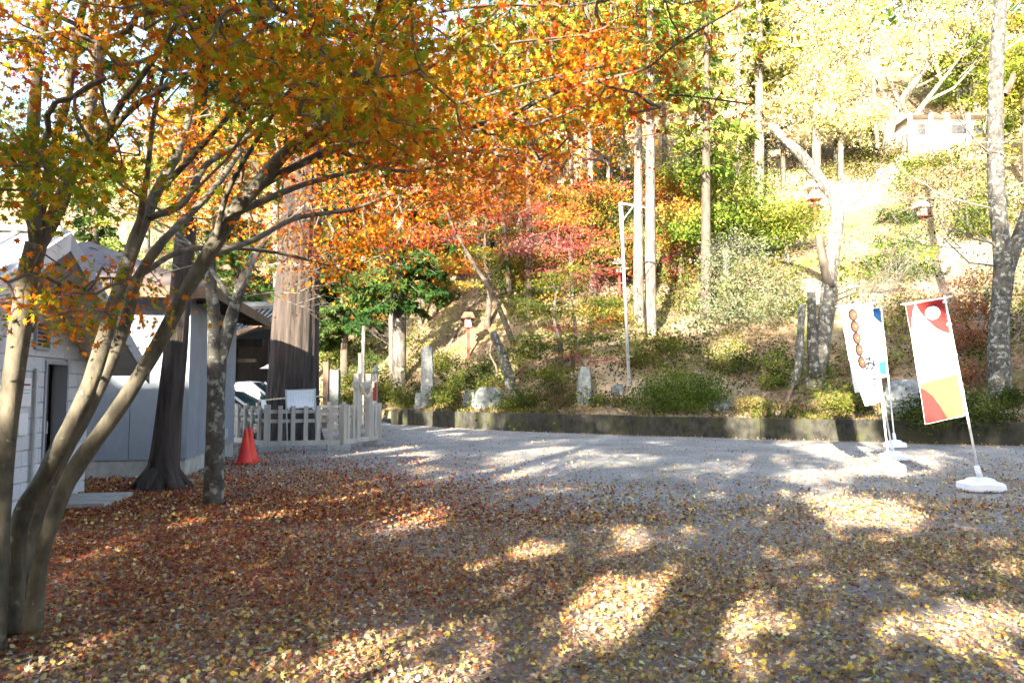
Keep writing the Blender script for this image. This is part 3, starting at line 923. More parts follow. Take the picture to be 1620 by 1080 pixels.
# ------------------------------------------------------------------ traffic cones
def cone(label, px, py, h=.7):
    B = gnd(px, py)
    t = thing('traffic_cone', label, 'traffic cone', tuple(B), 'cones beside the store')
    V, F = tube([B + Z_ * z for z in (.03, .05, .4 * h, .8 * h, h - .01, h)], [.175, .165, .11, .055, .035, .028], 24)
    mesh_obj('cone', V, F, 'cone_red', t, True)
    MB().box(B + Z_ * .018, (.40, .40, .036), bev=.05).build('base', 'cone_red', t)
cone('red traffic cone standing nearer of the pair beside the grey store', 388, 733)
cone('red traffic cone half hidden behind the other cone', 395, 729.5)

# ------------------------------------------------------------------ banners
def banner(label, base_px, top_px, wid, hgt, phi0, phi1, cloth, ripple=.02, bw=.5, group='promotional banners on weighted stands', below=0.05):
    B = gnd(*base_px)
    T = at(*top_px, B[1] - .05)
    t = thing('banner', label, 'banner', tuple(B), group)
    ax = nrm(T - B); Lp = np.linalg.norm(T - B)
    # stand: hollow plastic tank, stepped
    rings = [(.0, bw * .5), (.03, bw * .52), (.10, bw * .50), (.125, bw * .44), (.135, bw * .34), (.175, bw * .27), (.185, bw * .2)]
    V, F = [], []
    n = 24
    for z, r_ in rings:
        for k in range(n):
            a = 2 * np.pi * k / n
            ca, sa = math.cos(a), math.sin(a)
            m_ = (abs(ca) ** 5 + abs(sa) ** 5) ** (-.2)
            notch = 1 - .06 * (abs(math.cos(2 * a)) > .97)
            V.append(B + [ca * r_ * m_ * notch, sa * r_ * m_ * .8 * notch, z])
    for i in range(len(rings) - 1):
        for k in range(n):
            F.append((i * n + k, i * n + (k + 1) % n, (i + 1) * n + (k + 1) % n, (i + 1) * n + k))
    F.append(tuple(range((len(rings) - 1) * n, len(rings) * n)))
    stand = mesh_obj('stand', V, F, 'white_plastic', t)
    mesh_obj('socket', *tube([B + Z_ * .17, B + ax * .36], [.042, .036], 14), 'white_plastic', stand, True)
    mesh_obj('pole', *tube([B + Z_ * .1, B + ax * (Lp * .5), T], [.017, .017, .013], 12), 'white_plastic', t, True)
    mesh_obj('pole_joint', *tube([B + ax * (Lp * .5 - .06), B + ax * (Lp * .5 + .06)], .022, 12), 'white_plastic', t)
    top = T - ax * below
    def S(u, v, off=0.0):
        """u 0 free edge .. 1 pole edge, v 0 bottom .. 1 top"""
        ph = phi0 * v + phi1 * (1 - v) ** 1.5
        d = np.array([-math.cos(ph), math.sin(ph), 0])
        dz_ = (math.cos(ph) * ax[0] - math.sin(ph) * ax[1]) / ax[2]
        base = top - ax * hgt * (1 - v)
        w_ = (1 - u) * wid
        k = math.sin(u * 7 + v * 4 + phi1 * 3) * ripple * (1 - u) * (1.15 - v) + math.sin(v * 11 + u * 2) * ripple * .4 * (1 - u)
        nn = np.array([-d[1], d[0], 0]); nn = nn if nn[1] < 0 else -nn
        sag = -.05 * (1 - u) * (1 - v) + dz_ * w_
        return base + d * (.03 + w_) + nn * (k + off) + Z_ * (sag - .03 * math.sin(u * math.pi) * 0)
    nu, nv = 16, 36
    V = [S(i / nu, j / nv, s * .0012) for s in (1, -1) for i in range(nu + 1) for j in range(nv + 1)]
    F = []
    o2 = (nu + 1) * (nv + 1)
    for i in range(nu):
        for j in range(nv):
            q = (i * (nv + 1) + j, (i + 1) * (nv + 1) + j, (i + 1) * (nv + 1) + j + 1, i * (nv + 1) + j + 1)
            F.append(q); F.append(tuple(o2 + k for k in q[::-1]))
    cl = mesh_obj('cloth', V, F, cloth, t, True)
    l0, l1 = S(-.12, 1.0) + Z_ * .012, top + ax * .02 + np.array([.12, 0, .02])
    mesh_obj('crossbar', *tube([l0, S(.5, 1.0) + Z_ * .012, top + Z_ * .012, l1], .009, 8), 'white_plastic', t)
    for v in (.97, .78, .52, .27, .02):
        p = S(1.0, v)
        MB().box(p + np.array([.018, 0, 0]), (.07, .02, .035)).build('tab', 'white_plastic', cl)
    def prnt(name, poly, mat, off=.004, sub=True):
        """flat print: polygon in (u, v) mapped on the cloth, cut into a fine fan"""
        pp = []
        for q0, q1 in zip(poly, list(poly[1:]) + [poly[0]]):
            q0, q1 = np.array(q0, float), np.array(q1, float)
            m_ = max(1, int(np.linalg.norm(q1 - q0) / .06))
            pp += [q0 + (q1 - q0) * f / m_ for f in range(m_)]
        poly = np.array(pp)
        c = poly.mean(0)
        rings_ = 8
        V = [S(c[0], c[1], off)]
        for k in range(1, rings_ + 1):
            for p in poly:
                q = c + (p - c) * k / rings_
                V.append(S(q[0], q[1], off))
        n_ = len(poly)
        F = [(0, 1 + i, 1 + (i + 1) % n_) for i in range(n_)]
        for k in range(rings_ - 1):
            for i in range(n_):
                F.append((1 + k * n_ + i, 1 + (k + 1) * n_ + i, 1 + (k + 1) * n_ + (i + 1) % n_, 1 + k * n_ + (i + 1) % n_))
        return mesh_obj(name, V, F, mat, cl)
    def text(name, body, u, v, size, mat, sq=1.0):
        cu = bpy.data.curves.new('lettering', 'FONT')
        cu.body = body
        cu.offset = .028
        cu.align_x = 'CENTER'; cu.align_y = 'CENTER'
        o = bpy.data.objects.new('lettering', cu)
        COL.objects.link(o)
        bpy.context.view_layer.update()
        me = bpy.data.meshes.new_from_object(o)
        bm = bmesh.new(); bm.from_mesh(me)
        for _ in range(3):
            le = [e_ for e_ in bm.edges if e_.calc_length() > .07]
            if not le: break
            bmesh.ops.subdivide_edges(bm, edges=le, cuts=1)
            bmesh.ops.triangulate(bm, faces=bm.faces[:])
        bm.to_mesh(me); bm.free()
        Vv = np.array([S(u + p.co.x * size / wid * sq, v + p.co.y * size / hgt, .007) for p in me.vertices])
        Ff = [tuple(p.vertices) for p in me.polygons]
        bpy.data.objects.remove(o); bpy.data.curves.remove(cu); bpy.data.meshes.remove(me)
        return mesh_obj(name, Vv, Ff, mat, cl)
    return t, cl, S, prnt, text

def oval(cu, cv, ru, rv, n=20):
    return [(cu + ru * math.cos(a), cv + rv * math.sin(a)) for a in np.linspace(0, 2 * np.pi, n, endpoint=False)]

# dango banner, foremost of the white ones
t, cl, S, prnt, text = banner('white banner printed with skewered dango and brush lettering, front one of the three', (1407, 744), (1378, 477), .56, 1.80, .0, -.66, 'white_cloth', .02)
for k, v in enumerate((.905, .785, .665, .545, .42)):
    prnt('dango_print', oval(.40, v, .16, .064), 'brown_print', .005)
    prnt('dango_print', oval(.42, v, .11, .046), 'tan_print', .0068)
    prnt('dango_print', oval(.44, v + .004, .035, .014), 'tan_light', .0085)
prnt('skewer_print', [(.38, .36), (.44, .36), (.52, .19), (.47, .19)], 'brown_print', .004)
prnt('flower_print', oval(.13, .72, .03, .012, 10), 'red_ink', .004)
prnt('flower_print', oval(.2, .83, .05, .018, 10), 'gold_cloth', .004)
text('lettering_print', 'み', .72, .385, .29, 'ink')
text('lettering_print', 'た', .74, .265, .21, 'ink')
text('lettering_print', 'ら', .76, .165, .20, 'ink')
for (u0, u1, v0, v1) in ((.60, .85, .682, .691), (.60, .85, .62, .629), (.60, .63, .62, .691), (.82, .85, .62, .691)):
    prnt('stamp_print', [(u0, v0), (u1, v0), (u1, v1), (u0, v1)], 'red_ink', .004)
for (u0, u1, v0, v1) in ((.66, .79, .666, .673), (.66, .79, .650, .656), (.66, .79, .634, .640), (.715, .735, .632, .676), (.69, .80, .600, .606), (.74, .755, .582, .612), (.69, .78, .582, .587)):
    prnt('stamp_print', [(u0, v0), (u1, v0), (u1, v1), (u0, v1)], 'red_ink', .004)
# plain white banner just behind
t, cl, S, prnt, text = banner('plain white banner squeezed between the dango banner and the blue edged one', (1413, 727), (1372, 479), .50, 1.8, .55, .75, 'white_cloth', .02)
prnt('stripe_print', [(.05, .9), (.12, .9), (.12, .72), (.05, .72)], 'red_ink', .004)
# blue edged banner, rearmost
t, cl, S, prnt, text = banner('white banner with blue corner blocks, rearmost of the three near the wall', (1416, 707), (1394, 484), .60, 1.8, .08, .18, 'white_cloth', .02, .48)
prnt('blue_print', [(.45, .995), (.995, .995), (.995, .78), (.8, .84), (.62, .92)], 'blue_cloth', .004)
prnt('blue_print', [(.72, .22), (.995, .24), (.995, .03), (.74, .05)], 'blue_cloth', .004)
# red, white and gold banner
t, cl, S, prnt, text = banner('red, white and gold banner on a leaning pole, nearest and rightmost', (1552, 775), (1494, 467), .55, 1.78, .06, .22, 'white_cloth', .018, .56)
prnt('red_print', [(.005, .995), (.25, .995), (.16, .93), (.08, .85), (.02, .74), (.005, .7)], 'red_cloth', .005)
prnt('red_print', [(.25, .995), (.995, .995), (.995, .70), (.82, .73), (.66, .77), (.5, .84), (.36, .91)], 'red_cloth', .005)
prnt('emblem_print', oval(.66, .895, .2, .055), 'white_cloth', .009)
prnt('mark_print', [(.55, .958), (.8, .962), (.8, .955), (.55, .951)], 'ink', .012)
prnt('grey_print', [(.01, .37), (.25, .385), (.55, .36), (.25, .345), (.01, .33)], 'grey_print', .004)
prnt('gold_print', [(.005, .33), (.25, .34), (.995, .355), (.995, .005), (.5, .005), (.3, .12)], 'gold_cloth', .005)
prnt('red_print', [(.005, .31), (.16, .27), (.3, .22), (.45, .12), (.58, .005), (.005, .005)], 'red_cloth', .009)

# ------------------------------------------------------------------ steel pole with arm
PB = hill(996, 612)
PT = at(982, 322, PB[1] + .1)
sp1 = thing('steel_pole', 'tall thin pale steel pole with a short arm at its top', 'pole', tuple(PB))
mesh_obj('pole', *tube([PB - Z_ * .3, PT], [.065, .05], 14), 'galvanised', sp1, True)
j = PB + (PT - PB) * .77
mesh_obj('sleeve', *tube([j, PT + Z_ * .02], .078, 12), 'galvanised', sp1, True)
AE = at(1023, 329, PB[1] - .1)
ar = MB().tube([PT + [-.06, 0, .02], AE], .04, 8).build('arm', 'galvanised', sp1)
MB().tube([PT - Z_ * .75, PT * .5 + AE * .5], .022, 6).build('brace', 'galvanised', sp1)
for k in range(7):
    p = PB + (PT - PB) * (.16 + .08 * k)
    MB().tube([p - [.17, 0, 0] if k % 2 else p, p + [.17, 0, 0] if k % 2 == 0 else p], .013, 6).build('step_bolt', 'galvanised', sp1)

# ------------------------------------------------------------------ red lanterns on posts
def lantern(label, px, ptop, base, h_px, post='lantern_red', wh=False):
    B = base; Y = B[1]
    top = at(px, ptop, Y); k = Y / FPX
    hh = h_px * k
    t = thing('post_lantern', label, 'lantern', tuple(B), 'red post lanterns on the slope')
    z0 = top[2] - hh
    MB().box((top[0], Y, (B[2] - .3 + z0) / 2), (.13, .13, z0 - B[2] + .3)).build('post', post, t)
    w = hh * .62
    MB().box((top[0], Y, z0 + .03), (w * .9, w * .9, .06)).build('tray', post, t)
    MB().box((top[0], Y, z0 + .06 + hh * .25), (w * .62, w * .62, hh * .5)).build('paper_box', 'lantern_paper', t)
    for sx in (-1, 1):
        for sy in (-1, 1):
            MB().box((top[0] + sx * w * .33, Y + sy * w * .33, z0 + .06 + hh * .25), (.035, .035, hh * .5)).build('corner_post', post, t)
    for sx in (-1, 1):
        MB().box((top[0], Y + sx * w * .33, z0 + .06 + hh * .25), (w * .66, .025, .025)).build('lattice_bar', post, t)
        MB().box((top[0], Y + sx * w * .33, z0 + .06 + hh * .25), (.025, .028, hh * .5)).build('lattice_bar', post, t)
    e = z0 + .06 + hh * .5
    o = w * .72
    V = [(top[0] - o, Y - o, e), (top[0] + o, Y - o, e), (top[0] + o, Y + o, e), (top[0] - o, Y + o, e), (top[0] - o * .55, Y, e + hh * .42), (top[0] + o * .55, Y, e + hh * .42)]
    F = [(0, 1, 5, 4), (2, 3, 4, 5), (1, 2, 5), (3, 0, 4), (3, 2, 1, 0)]
    MB().add(V, F).build('roof', 'brown_wood' if not wh else 'white_paint', t)
lantern('red post lantern with brown gabled roof behind the stone slab', 741, 493, hill(743, 568), 26)
lantern('red post lantern with pale cap partly behind the steel pole', 979, 408, hill(979, 478), 26, wh=True)
lantern('red post lantern high on the bright slope behind the pruned tree', 1287, 284, hill(1287, 352), 34, wh=True)
lantern('small red post lantern on the terrace below the house', 1458, 318, hill(1458, 352), 26, wh=True)

# ------------------------------------------------------------------ stones behind the wall
def stone_mesh(name, base, prof, mat, parent=None, depth=.3, seed=1, yaw=0.0):
    """irregular standing stone: prof = list of (z, x_left, x_right) in metres"""
    rg = np.random.default_rng(seed)
    V, F = [], []
    n = 16
    P = []
    zz = np.array([p[0] for p in prof]); xl = np.array([p[1] for p in prof]); xr = np.array([p[2] for p in prof])
    Z = np.linspace(zz[0], zz[-1], max(8, len(prof) * 3))
    for i, z in enumerate(Z):
        l, r_ = np.interp(z, zz, xl), np.interp(z, zz, xr)
        c, h = (l + r_) / 2, (r_ - l) / 2
        dd = depth * (.5 + .5 * (h / max(1e-3, np.max(xr - xl) / 2)))
        for k in range(n):
            a = 2 * np.pi * k / n
            ca, sa = math.cos(a), math.sin(a)
            m = (abs(ca) ** 4 + abs(sa) ** 4) ** (-.25)
            jx = 1 + rg.normal() * .035
            x, y = c + h * ca * m * jx, dd * .5 * sa * m * jx
            V.append((x * math.cos(yaw) - y * math.sin(yaw), x * math.sin(yaw) + y * math.cos(yaw), z + rg.normal() * .01))
    m_ = len(Z)
    for i in range(m_ - 1):
        for k in range(n):
            F.append((i * n + k, i * n + (k + 1) % n, (i + 1) * n + (k + 1) % n, (i + 1) * n + k))
    F += [tuple(range(n))[::-1], tuple(range((m_ - 1) * n, m_ * n))]
    return mesh_obj(name, np.array(V) + base, F, mat, parent, origin=base if parent is None else None)
def px_prof(Y, py0, rows):
    """rows: (py, px_left, px_right), base pixel row py0 -> profile in metres"""
    k = Y / FPX
    cx = (rows[0][1] + rows[0][2]) / 2
    return [((py0 - py) * k, (a - cx) * k, (b - cx) * k) for py, a, b in rows]

MBs = hill(670, 644)
mon = thing('stone_monument', 'tall pale upright stone slab on a square stone plinth left of the wall', 'monument', tuple(MBs))
stone_mesh('plinth', MBs - Z_ * .1, px_prof(MBs[1], 648, [(648, 654, 683), (646, 654, 683), (625, 656, 684), (622, 657, 683)]), 'stone', mon, .55, 3)
stone_mesh('slab', at(676, 626, MBs[1]), px_prof(MBs[1], 626, [(626, 667, 687), (600, 667, 687), (560, 667.5, 685.5), (552, 668, 685), (549, 671, 683)]), 'stone', mon, .28, 4)
def stone(name, label, rows, mat, depth, seed, cat='stone', py0=None):
    py0 = rows[0][0]
    B = hill((rows[0][1] + rows[0][2]) / 2, py0 - 2)
    o = stone_mesh(name, B - Z_ * .12, px_prof(B[1], py0, rows), mat, None, depth, seed)
    return tag(o, label, cat)
stone('inscribed_stone', 'broad low grey stone block beside the leaning cut trunk', [(646, 750, 798), (640, 750, 800), (620, 752, 796), (614, 757, 790), (611, 760, 786)], 'dark_stone', .5, 5)
stone('inscribed_stone', 'short grey stone post at the left end of the broad block', [(645, 733, 752), (640, 732, 752), (618, 734, 751), (615, 737, 750)], 'dark_stone', .4, 6)
stone('standing_stone', 'upright rough grey standing stone among dark shrubs above the wall', [(642, 914, 934), (625, 912, 936), (600, 914, 935), (585, 917, 934), (578, 919, 929)], 'stone', .4, 7)
stone('rounded_boulder', 'low rounded grey boulder half buried above the wall right of centre', [(650, 1124, 1158), (640, 1122, 1160), (634, 1128, 1154), (631, 1135, 1147)], 'dark_stone', .6, 8, 'boulder')
stone('rounded_boulder', 'small squat reddish boulder left of the big clipped azalea', [(625, 968, 990), (612, 967, 988), (606, 972, 985)], 'dark_stone', .5, 9, 'boulder')
stone('rounded_boulder', 'large pale boulder behind the white banners', [(655, 1405, 1462), (625, 1402, 1465), (604, 1412, 1450), (598, 1420, 1440)], 'stone', 1.0, 10, 'boulder')
def marker(name, label, cat, px0, px1, ytop, ybot, Y, mat, taper=.9, cap=None):
    B = at((px0 + px1) / 2, ybot, Y); B[2] = max(0.0, float(HT(B[0], B[1])))
    T = at((px0 + px1) / 2, ytop, Y); w = (px1 - px0) * Y / FPX
    t = thing(name, label, cat, tuple(B))
    h = T[2] - B[2]
    m = MB()
    m.add([(B[0] + sx * w / 2 * k, Y + sy * w / 2 * k, B[2] - .1 + (h + .1) * f) for f, k in ((0, 1), (1, taper)) for sx, sy in ((-1, -1), (1, -1), (1, 1), (-1, 1))],
          [(3, 2, 1, 0), (4, 5, 6, 7)] + [(i, (i + 1) % 4, 4 + (i + 1) % 4, 4 + i) for i in range(4)])
    m.build('shaft', mat, t)
    MB().box((B[0], Y, B[2] + .06), (w * 1.5, w * 1.5, .16), bev=.02).build('plinth', 'stone', t)
    if cap:
        V, F = tube([np.array([B[0], Y, T[2] + z]) for z in (.0, .03, .16, .26, .3)], [w * .5, w * .8, w * .55, w * .5, w * .1], 12)
        mesh_obj('head', V, F, mat, t, True)
    return t
marker('wooden_post', 'tall thin grey wooden marker post rising behind the fence gate', 'post', 571, 576, 515, 640, 27.5, 'grey_wood')
marker('wooden_post', 'short sunlit pale wooden post behind the gate crossbar', 'post', 566, 572, 558, 640, 26.5, 'grey_wood')
marker('wooden_post', 'reddish brown square post right of the giant cedar', 'post', 511, 520, 572, 640, 25.5, 'brown_wood')
marker('grave_marker', 'grey upright stone marker in shade between cedar and gate', 'marker', 522, 537, 585, 638, 28.0, 'dark_stone')
marker('stone_figure', 'small mossy stone figure with rounded head right of the gate', 'statue', 590, 597, 590, 640, 27.0, 'stone', .8, True)
marker('wooden_post', 'short orange brown wooden post beside the small stone figure', 'post', 588, 595, 604, 645, 24.5, 'lantern_red')

# ------------------------------------------------------------------ white house on the terrace, upper right
HB = hill(1500, 232)
hh_ = thing('hill_house', 'small white walled house with brown roof on the slope, upper right', 'house', tuple(HB))
kx = HB[1] / FPX
def hb(px, py, dy): return at(px, py, HB[1] + dy)
w0, w1 = hb(1440, 228, 0), hb(1566, 228, 0)
z0, z1 = HB[2] - 1.2, at(1500, 186, HB[1])[2]
MB().box(((w0[0] + w1[0]) / 2, HB[1] + 2.2, (z0 + z1) / 2), (w1[0] - w0[0], 4.4, z1 - z0)).build('wall', 'white_paint', hh_)
e = .3
V = [(w0[0] - e, HB[1] - .7, z1 - .1), (w1[0] + e, HB[1] - .7, z1 - .1), (w1[0] + e, HB[1] + 5, z1 - .1), (w0[0] - e, HB[1] + 5, z1 - .1), (w0[0] - e, HB[1] + 2.2, z1 + .8), (w1[0] + e, HB[1] + 2.2, z1 + .8)]
MB().add(V, [(0, 1, 5, 4), (2, 3, 4, 5), (1, 2, 5), (3, 0, 4), (3, 2, 1, 0)]).build('roof', 'roof_house', hh_)
for (a, b, c_, d_) in ((1452, 1464, 196, 214), (1505, 1528, 197, 212), (1540, 1556, 197, 212)):
    p, q = hb(a, d_, 0), hb(b, c_, 0)
    wn_ = MB().box(((p[0] + q[0]) / 2, HB[1] - .01, (p[2] + q[2]) / 2), (q[0] - p[0], .05, q[2] - p[2])).build('window', 'brown_wood', hh_)
    MB().box(((p[0] + q[0]) / 2, HB[1] - .04, (p[2] + q[2]) / 2), (q[0] - p[0] - .12, .03, q[2] - p[2] - .12)).build('pane', 'door_dark', wn_)
for px in (1441, 1474, 1500, 1533, 1566):
    p = hb(px, 228, -.6)
    MB().box((p[0], p[1], (z0 + z1) / 2), (.16, .16, z1 - z0)).build('veranda_post', 'white_paint', hh_)

# ================================================================== the foreground maple
MC = gnd(45, 985)
maple = thing('maple_tree', 'large multi-stemmed maple with orange and green leaves overhanging from the left', 'tree', (MC[0], MC[1], 0))
def limb(name, pts, seg=14, mat='maple_bark', parent=maple, sub=7, wob=.03):
    """pts: (px, py, depth, width in px)"""
    P = [at(a, b, d) for a, b, d, w in pts]
    r = [w * d / FPX / 2 * (.70 if w > 15 else .85) for a, b, d, w in pts]
    if name == 'trunk': r[0] *= 1.35
    Q, rr_ = smooth_path(P, r, sub)
    nz_ = rng.normal(size=len(rr_)); nz_ = np.convolve(nz_, [.25, .5, .25], 'same')
    rr_ = rr_ * (1 + .06 * nz_)
    V, F = tube(Q, rr_, seg + 4, True, wob + .015)
    mesh_obj(name, V, F, mat, parent, True)
    return Q, rr_
LIMBS = []
def L(name, pts, **k):
    Q, r = limb(name, pts, **k); LIMBS.append(Q); return Q
L('trunk', [(-18, 1030, 4.15, 52), (-8, 940, 4.2, 48), (-1, 800, 4.25, 46), (18, 620, 4.3, 44), (40, 460, 4.4, 42), (58, 385, 4.4, 44)])
L('trunk', [(22, 1005, 4.35, 44), (22, 930, 4.4, 40), (34, 820, 4.45, 38), (72, 752, 4.5, 38), (118, 662, 4.55, 36), (152, 580, 4.6, 34), (183, 474, 4.7, 32), (214, 381, 4.8, 30), (252, 296, 5.0, 24), (282, 240, 5.2, 19), (300, 180, 5.4, 13), (312, 100, 5.6, 8)])
L('trunk', [(40, 985, 4.55, 34), (42, 890, 4.6, 30), (66, 800, 4.65, 29), (100, 722, 4.7, 28), (148, 632, 4.8, 27), (196, 520, 4.9, 26), (216, 445, 5.0, 24), (252, 388, 5.1, 20), (305, 335, 5.4, 16), (345, 290, 5.7, 12), (380, 240, 6.0, 8)])
L('trunk', [(50, 1000, 4.25, 30), (66, 883, 4.3, 31), (92, 796, 4.35, 33), (124, 734, 4.4, 35), (186, 648, 4.45, 34), (248, 548, 4.5, 32), (291, 468, 4.55, 31), (335, 393, 4.6, 33), (370, 335, 4.6, 36), (418, 281, 4.6, 33), (452, 241, 4.6, 28), (492, 215, 4.6, 22), (540, 181, 4.55, 18), (600, 150, 4.5, 15), (680, 105, 4.4, 11), (760, 40, 4.3, 7), (830, -30, 4.2, 5)])
L('limb', [(58, 392, 4.4, 32), (50, 300, 4.35, 30), (52, 200, 4.3, 27), (60, 110, 4.2, 22), (75, 0, 4.1, 18), (90, -90, 4.0, 14)])
L('limb', [(56, 400, 4.4, 30), (89, 333, 4.5, 31), (122, 252, 4.6, 28), (142, 170, 4.7, 25), (148, 93, 4.75, 22), (146, 10, 4.8, 19), (140, -80, 4.8, 14)])
L('limb', [(64, 350, 4.45, 18), (78, 259, 4.4, 17), (104, 167, 4.3, 16), (118, 74, 4.2, 15), (134, 0, 4.1, 12), (150, -80, 4.0, 9)])
L('limb', [(142, 185, 4.7, 16), (158, 90, 4.8, 14), (176, 20, 4.9, 12), (196, -70, 5.0, 9)])
L('limb', [(152, 232, 4.6, 14), (192, 165, 4.4, 12), (228, 115, 4.2, 11), (262, 66, 4.0, 9), (300, 10, 3.8, 6)])
L('limb', [(160, 230, 4.65, 13), (205, 175, 4.5, 12), (250, 145, 4.3, 10), (300, 118, 4.1, 8), (370, 70, 3.9, 5)])
L('limb', [(236, 345, 4.85, 13), (290, 320, 5.0, 13), (326, 262, 5.2, 11), (380, 225, 5.4, 9), (440, 175, 5.7, 7), (520, 120, 6, 5)])
L('limb', [(418, 290, 4.6, 20), (470, 262, 4.7, 17), (540, 231, 4.8, 15), (629, 213, 5.0, 13), (740, 200, 5.1, 11), (800, 186, 5.1, 9), (878, 147, 5.0, 8), (960, 125, 4.9, 6), (1024, 107, 4.8, 5), (1069, 71, 4.7, 4), (1180, 4, 4.5, 3)])
L('limb', [(745, 205, 5.1, 9), (800, 210, 5.2, 8), (880, 185, 5.3, 6), (960, 155, 5.3, 5), (1060, 150, 5.2, 4), (1190, 165, 5.2, 3)])
L('limb', [(470, 240, 4.6, 15), (540, 192, 4.4, 12), (598, 95, 4.1, 10), (642, 31, 3.9, 8), (680, -50, 3.7, 6)])
L('limb', [(330, 405, 4.7, 12), (400, 380, 5.2, 11), (470, 345, 5.8, 9), (560, 330, 6.4, 7), (640, 300, 6.9, 5)])
L('limb', [(215, 440, 5.0, 11), (285, 398, 5.4, 10), (360, 392, 6.0, 8), (440, 400, 6.6, 6), (520, 420, 7.0, 4)])
L('limb', [(540, 240, 4.8, 9), (620, 270, 5.2, 8), (700, 262, 5.6, 6), (780, 240, 5.9, 4)])
L('limb', [(86, 455, 4.5, 6), (120, 462, 4.6, 6), (160, 440, 4.7, 5), (220, 445, 4.9, 3)], sub=3)
L('limb', [(452, 246, 4.6, 13), (560, 158, 4.5, 10), (660, 105, 4.5, 8), (760, 75, 4.6, 6), (900, 58, 4.8, 4)])
L('limb', [(500, 215, 4.6, 12), (600, 187, 4.7, 9), (720, 165, 4.8, 7), (850, 128, 4.9, 5), (1000, 96, 5.0, 3)])
L('limb', [(372, 338, 4.6, 14), (480, 292, 5.0, 10), (600, 262, 5.4, 8), (720, 240, 5.8, 6), (840, 236, 6.0, 4)])
L('limb', [(338, 392, 4.6, 12), (362, 300, 4.4, 10), (420, 200, 4.1, 8), (480, 110, 3.8, 6), (520, 20, 3.6, 4)])
L('limb', [(216, 381, 4.8, 13), (232, 280, 4.7, 10), (244, 180, 4.6, 8), (266, 80, 4.4, 6), (272, -30, 4.2, 4)])
L('limb', [(254, 300, 5.0, 12), (330, 220, 4.9, 9), (400, 130, 4.7, 7), (450, 40, 4.5, 5), (480, -40, 4.4, 3)])
L('limb', [(640, 30, 3.9, 7), (720, 15, 4.2, 6), (800, 8, 4.5, 5), (900, 10, 4.8, 4), (1000, -6, 5.0, 3)])

def in_poly(px, py, poly):
    poly = np.array(poly); c = False
    j = len(poly) - 1
    for i in range(len(poly)):
        xi, yi = poly[i]; xj, yj = poly[j]
        if ((yi > py) != (yj > py)) and (px < (xj - xi) * (py - yi) / (yj - yi) + xi): c = not c
        j = i
    return c
OLIVE = (.31, .265, .015); GREEN = (.19, .23, .016); GOLD = (.62, .27, .014); ORANGE = (.62, .175, .012); BURNT = (.52, .105, .012); RED = (.44, .05, .02); YEL = (.66, .42, .035)
REG = [  # polygon, pads, depth range, pad radius, leaves per pad, palette weights (olive, green, gold, orange, burnt, red, yellow)
    ([(200, -90), (760, -90), (720, 90), (600, 215), (430, 180), (230, 70)], 72, (2.7, 4.2), .30, 100, (5, 2.5, 4, 2.5, 1.2, .3, .6)),
    ([(430, 90), (1000, 40), (1045, 150), (960, 205), (720, 280), (560, 260)], 66, (4.0, 6.0), .36, 95, (.5, 0, 3, 6, 3.5, 1, .8)),
    ([(225, 200), (560, 200), (680, 320), (560, 400), (250, 330)], 44, (6.0, 8.2), .46, 100, (.2, 0, 3.5, 6, 3, .8, 1)),
    ([(380, 330), (640, 330), (680, 385), (560, 425), (420, 430)], 24, (6.4, 8.2), .42, 90, (0, 0, 3.5, 6, 2.5, .8, .8)),
    ([(-40, -60), (240, -60), (230, 140), (0, 200)], 25, (3.0, 4.6), .27, 75, (3, 1, 4, 3, 2, .6, .6)),
    ([(-40, 180), (180, 190), (190, 300), (60, 335), (-40, 320)], 17, (2.9, 4.0), .26, 85, (5, 5, 2, .6, .3, 0, .2)),
    ([(-20, 420), (190, 395), (250, 470), (150, 520), (0, 500)], 15, (3.6, 5.4), .27, 70, (2.5, 1.5, 2, 3.5, 1.2, .2, 0)),
    ([(560, 290), (730, 240), (800, 300), (700, 390), (600, 400)], 18, (6.0, 8.4), .42, 85, (0, 0, 1, 5, 4, 4, 0)),
    ([(740, -30), (1150, -30), (1060, 100), (900, 90)], 22, (4.2, 5.6), .30, 45, (0, 0, 1, 4, 4, 1.5, 0)),
    ([(960, 80), (1200, 30), (1180, 180), (1020, 220)], 9, (4.6, 5.4), .26, 22, (0, 0, 1, 3, 4, 1.5, 0)),
    ([(680, 190), (1000, 170), (970, 280), (760, 330), (690, 300)], 26, (5.0, 8.0), .40, 60, (0, 0, 2, 5, 4, 2.5, .5)),
    ([(180, 150), (330, 150), (330, 230), (200, 230)], 9, (4.2, 6.0), .28, 80, (1, .5, 3, 4, 2, .5, 0)),
]
PAL = [OLIVE, GREEN, GOLD, ORANGE, BURNT, RED, YEL]
pads, lv = [], []
BIG = []
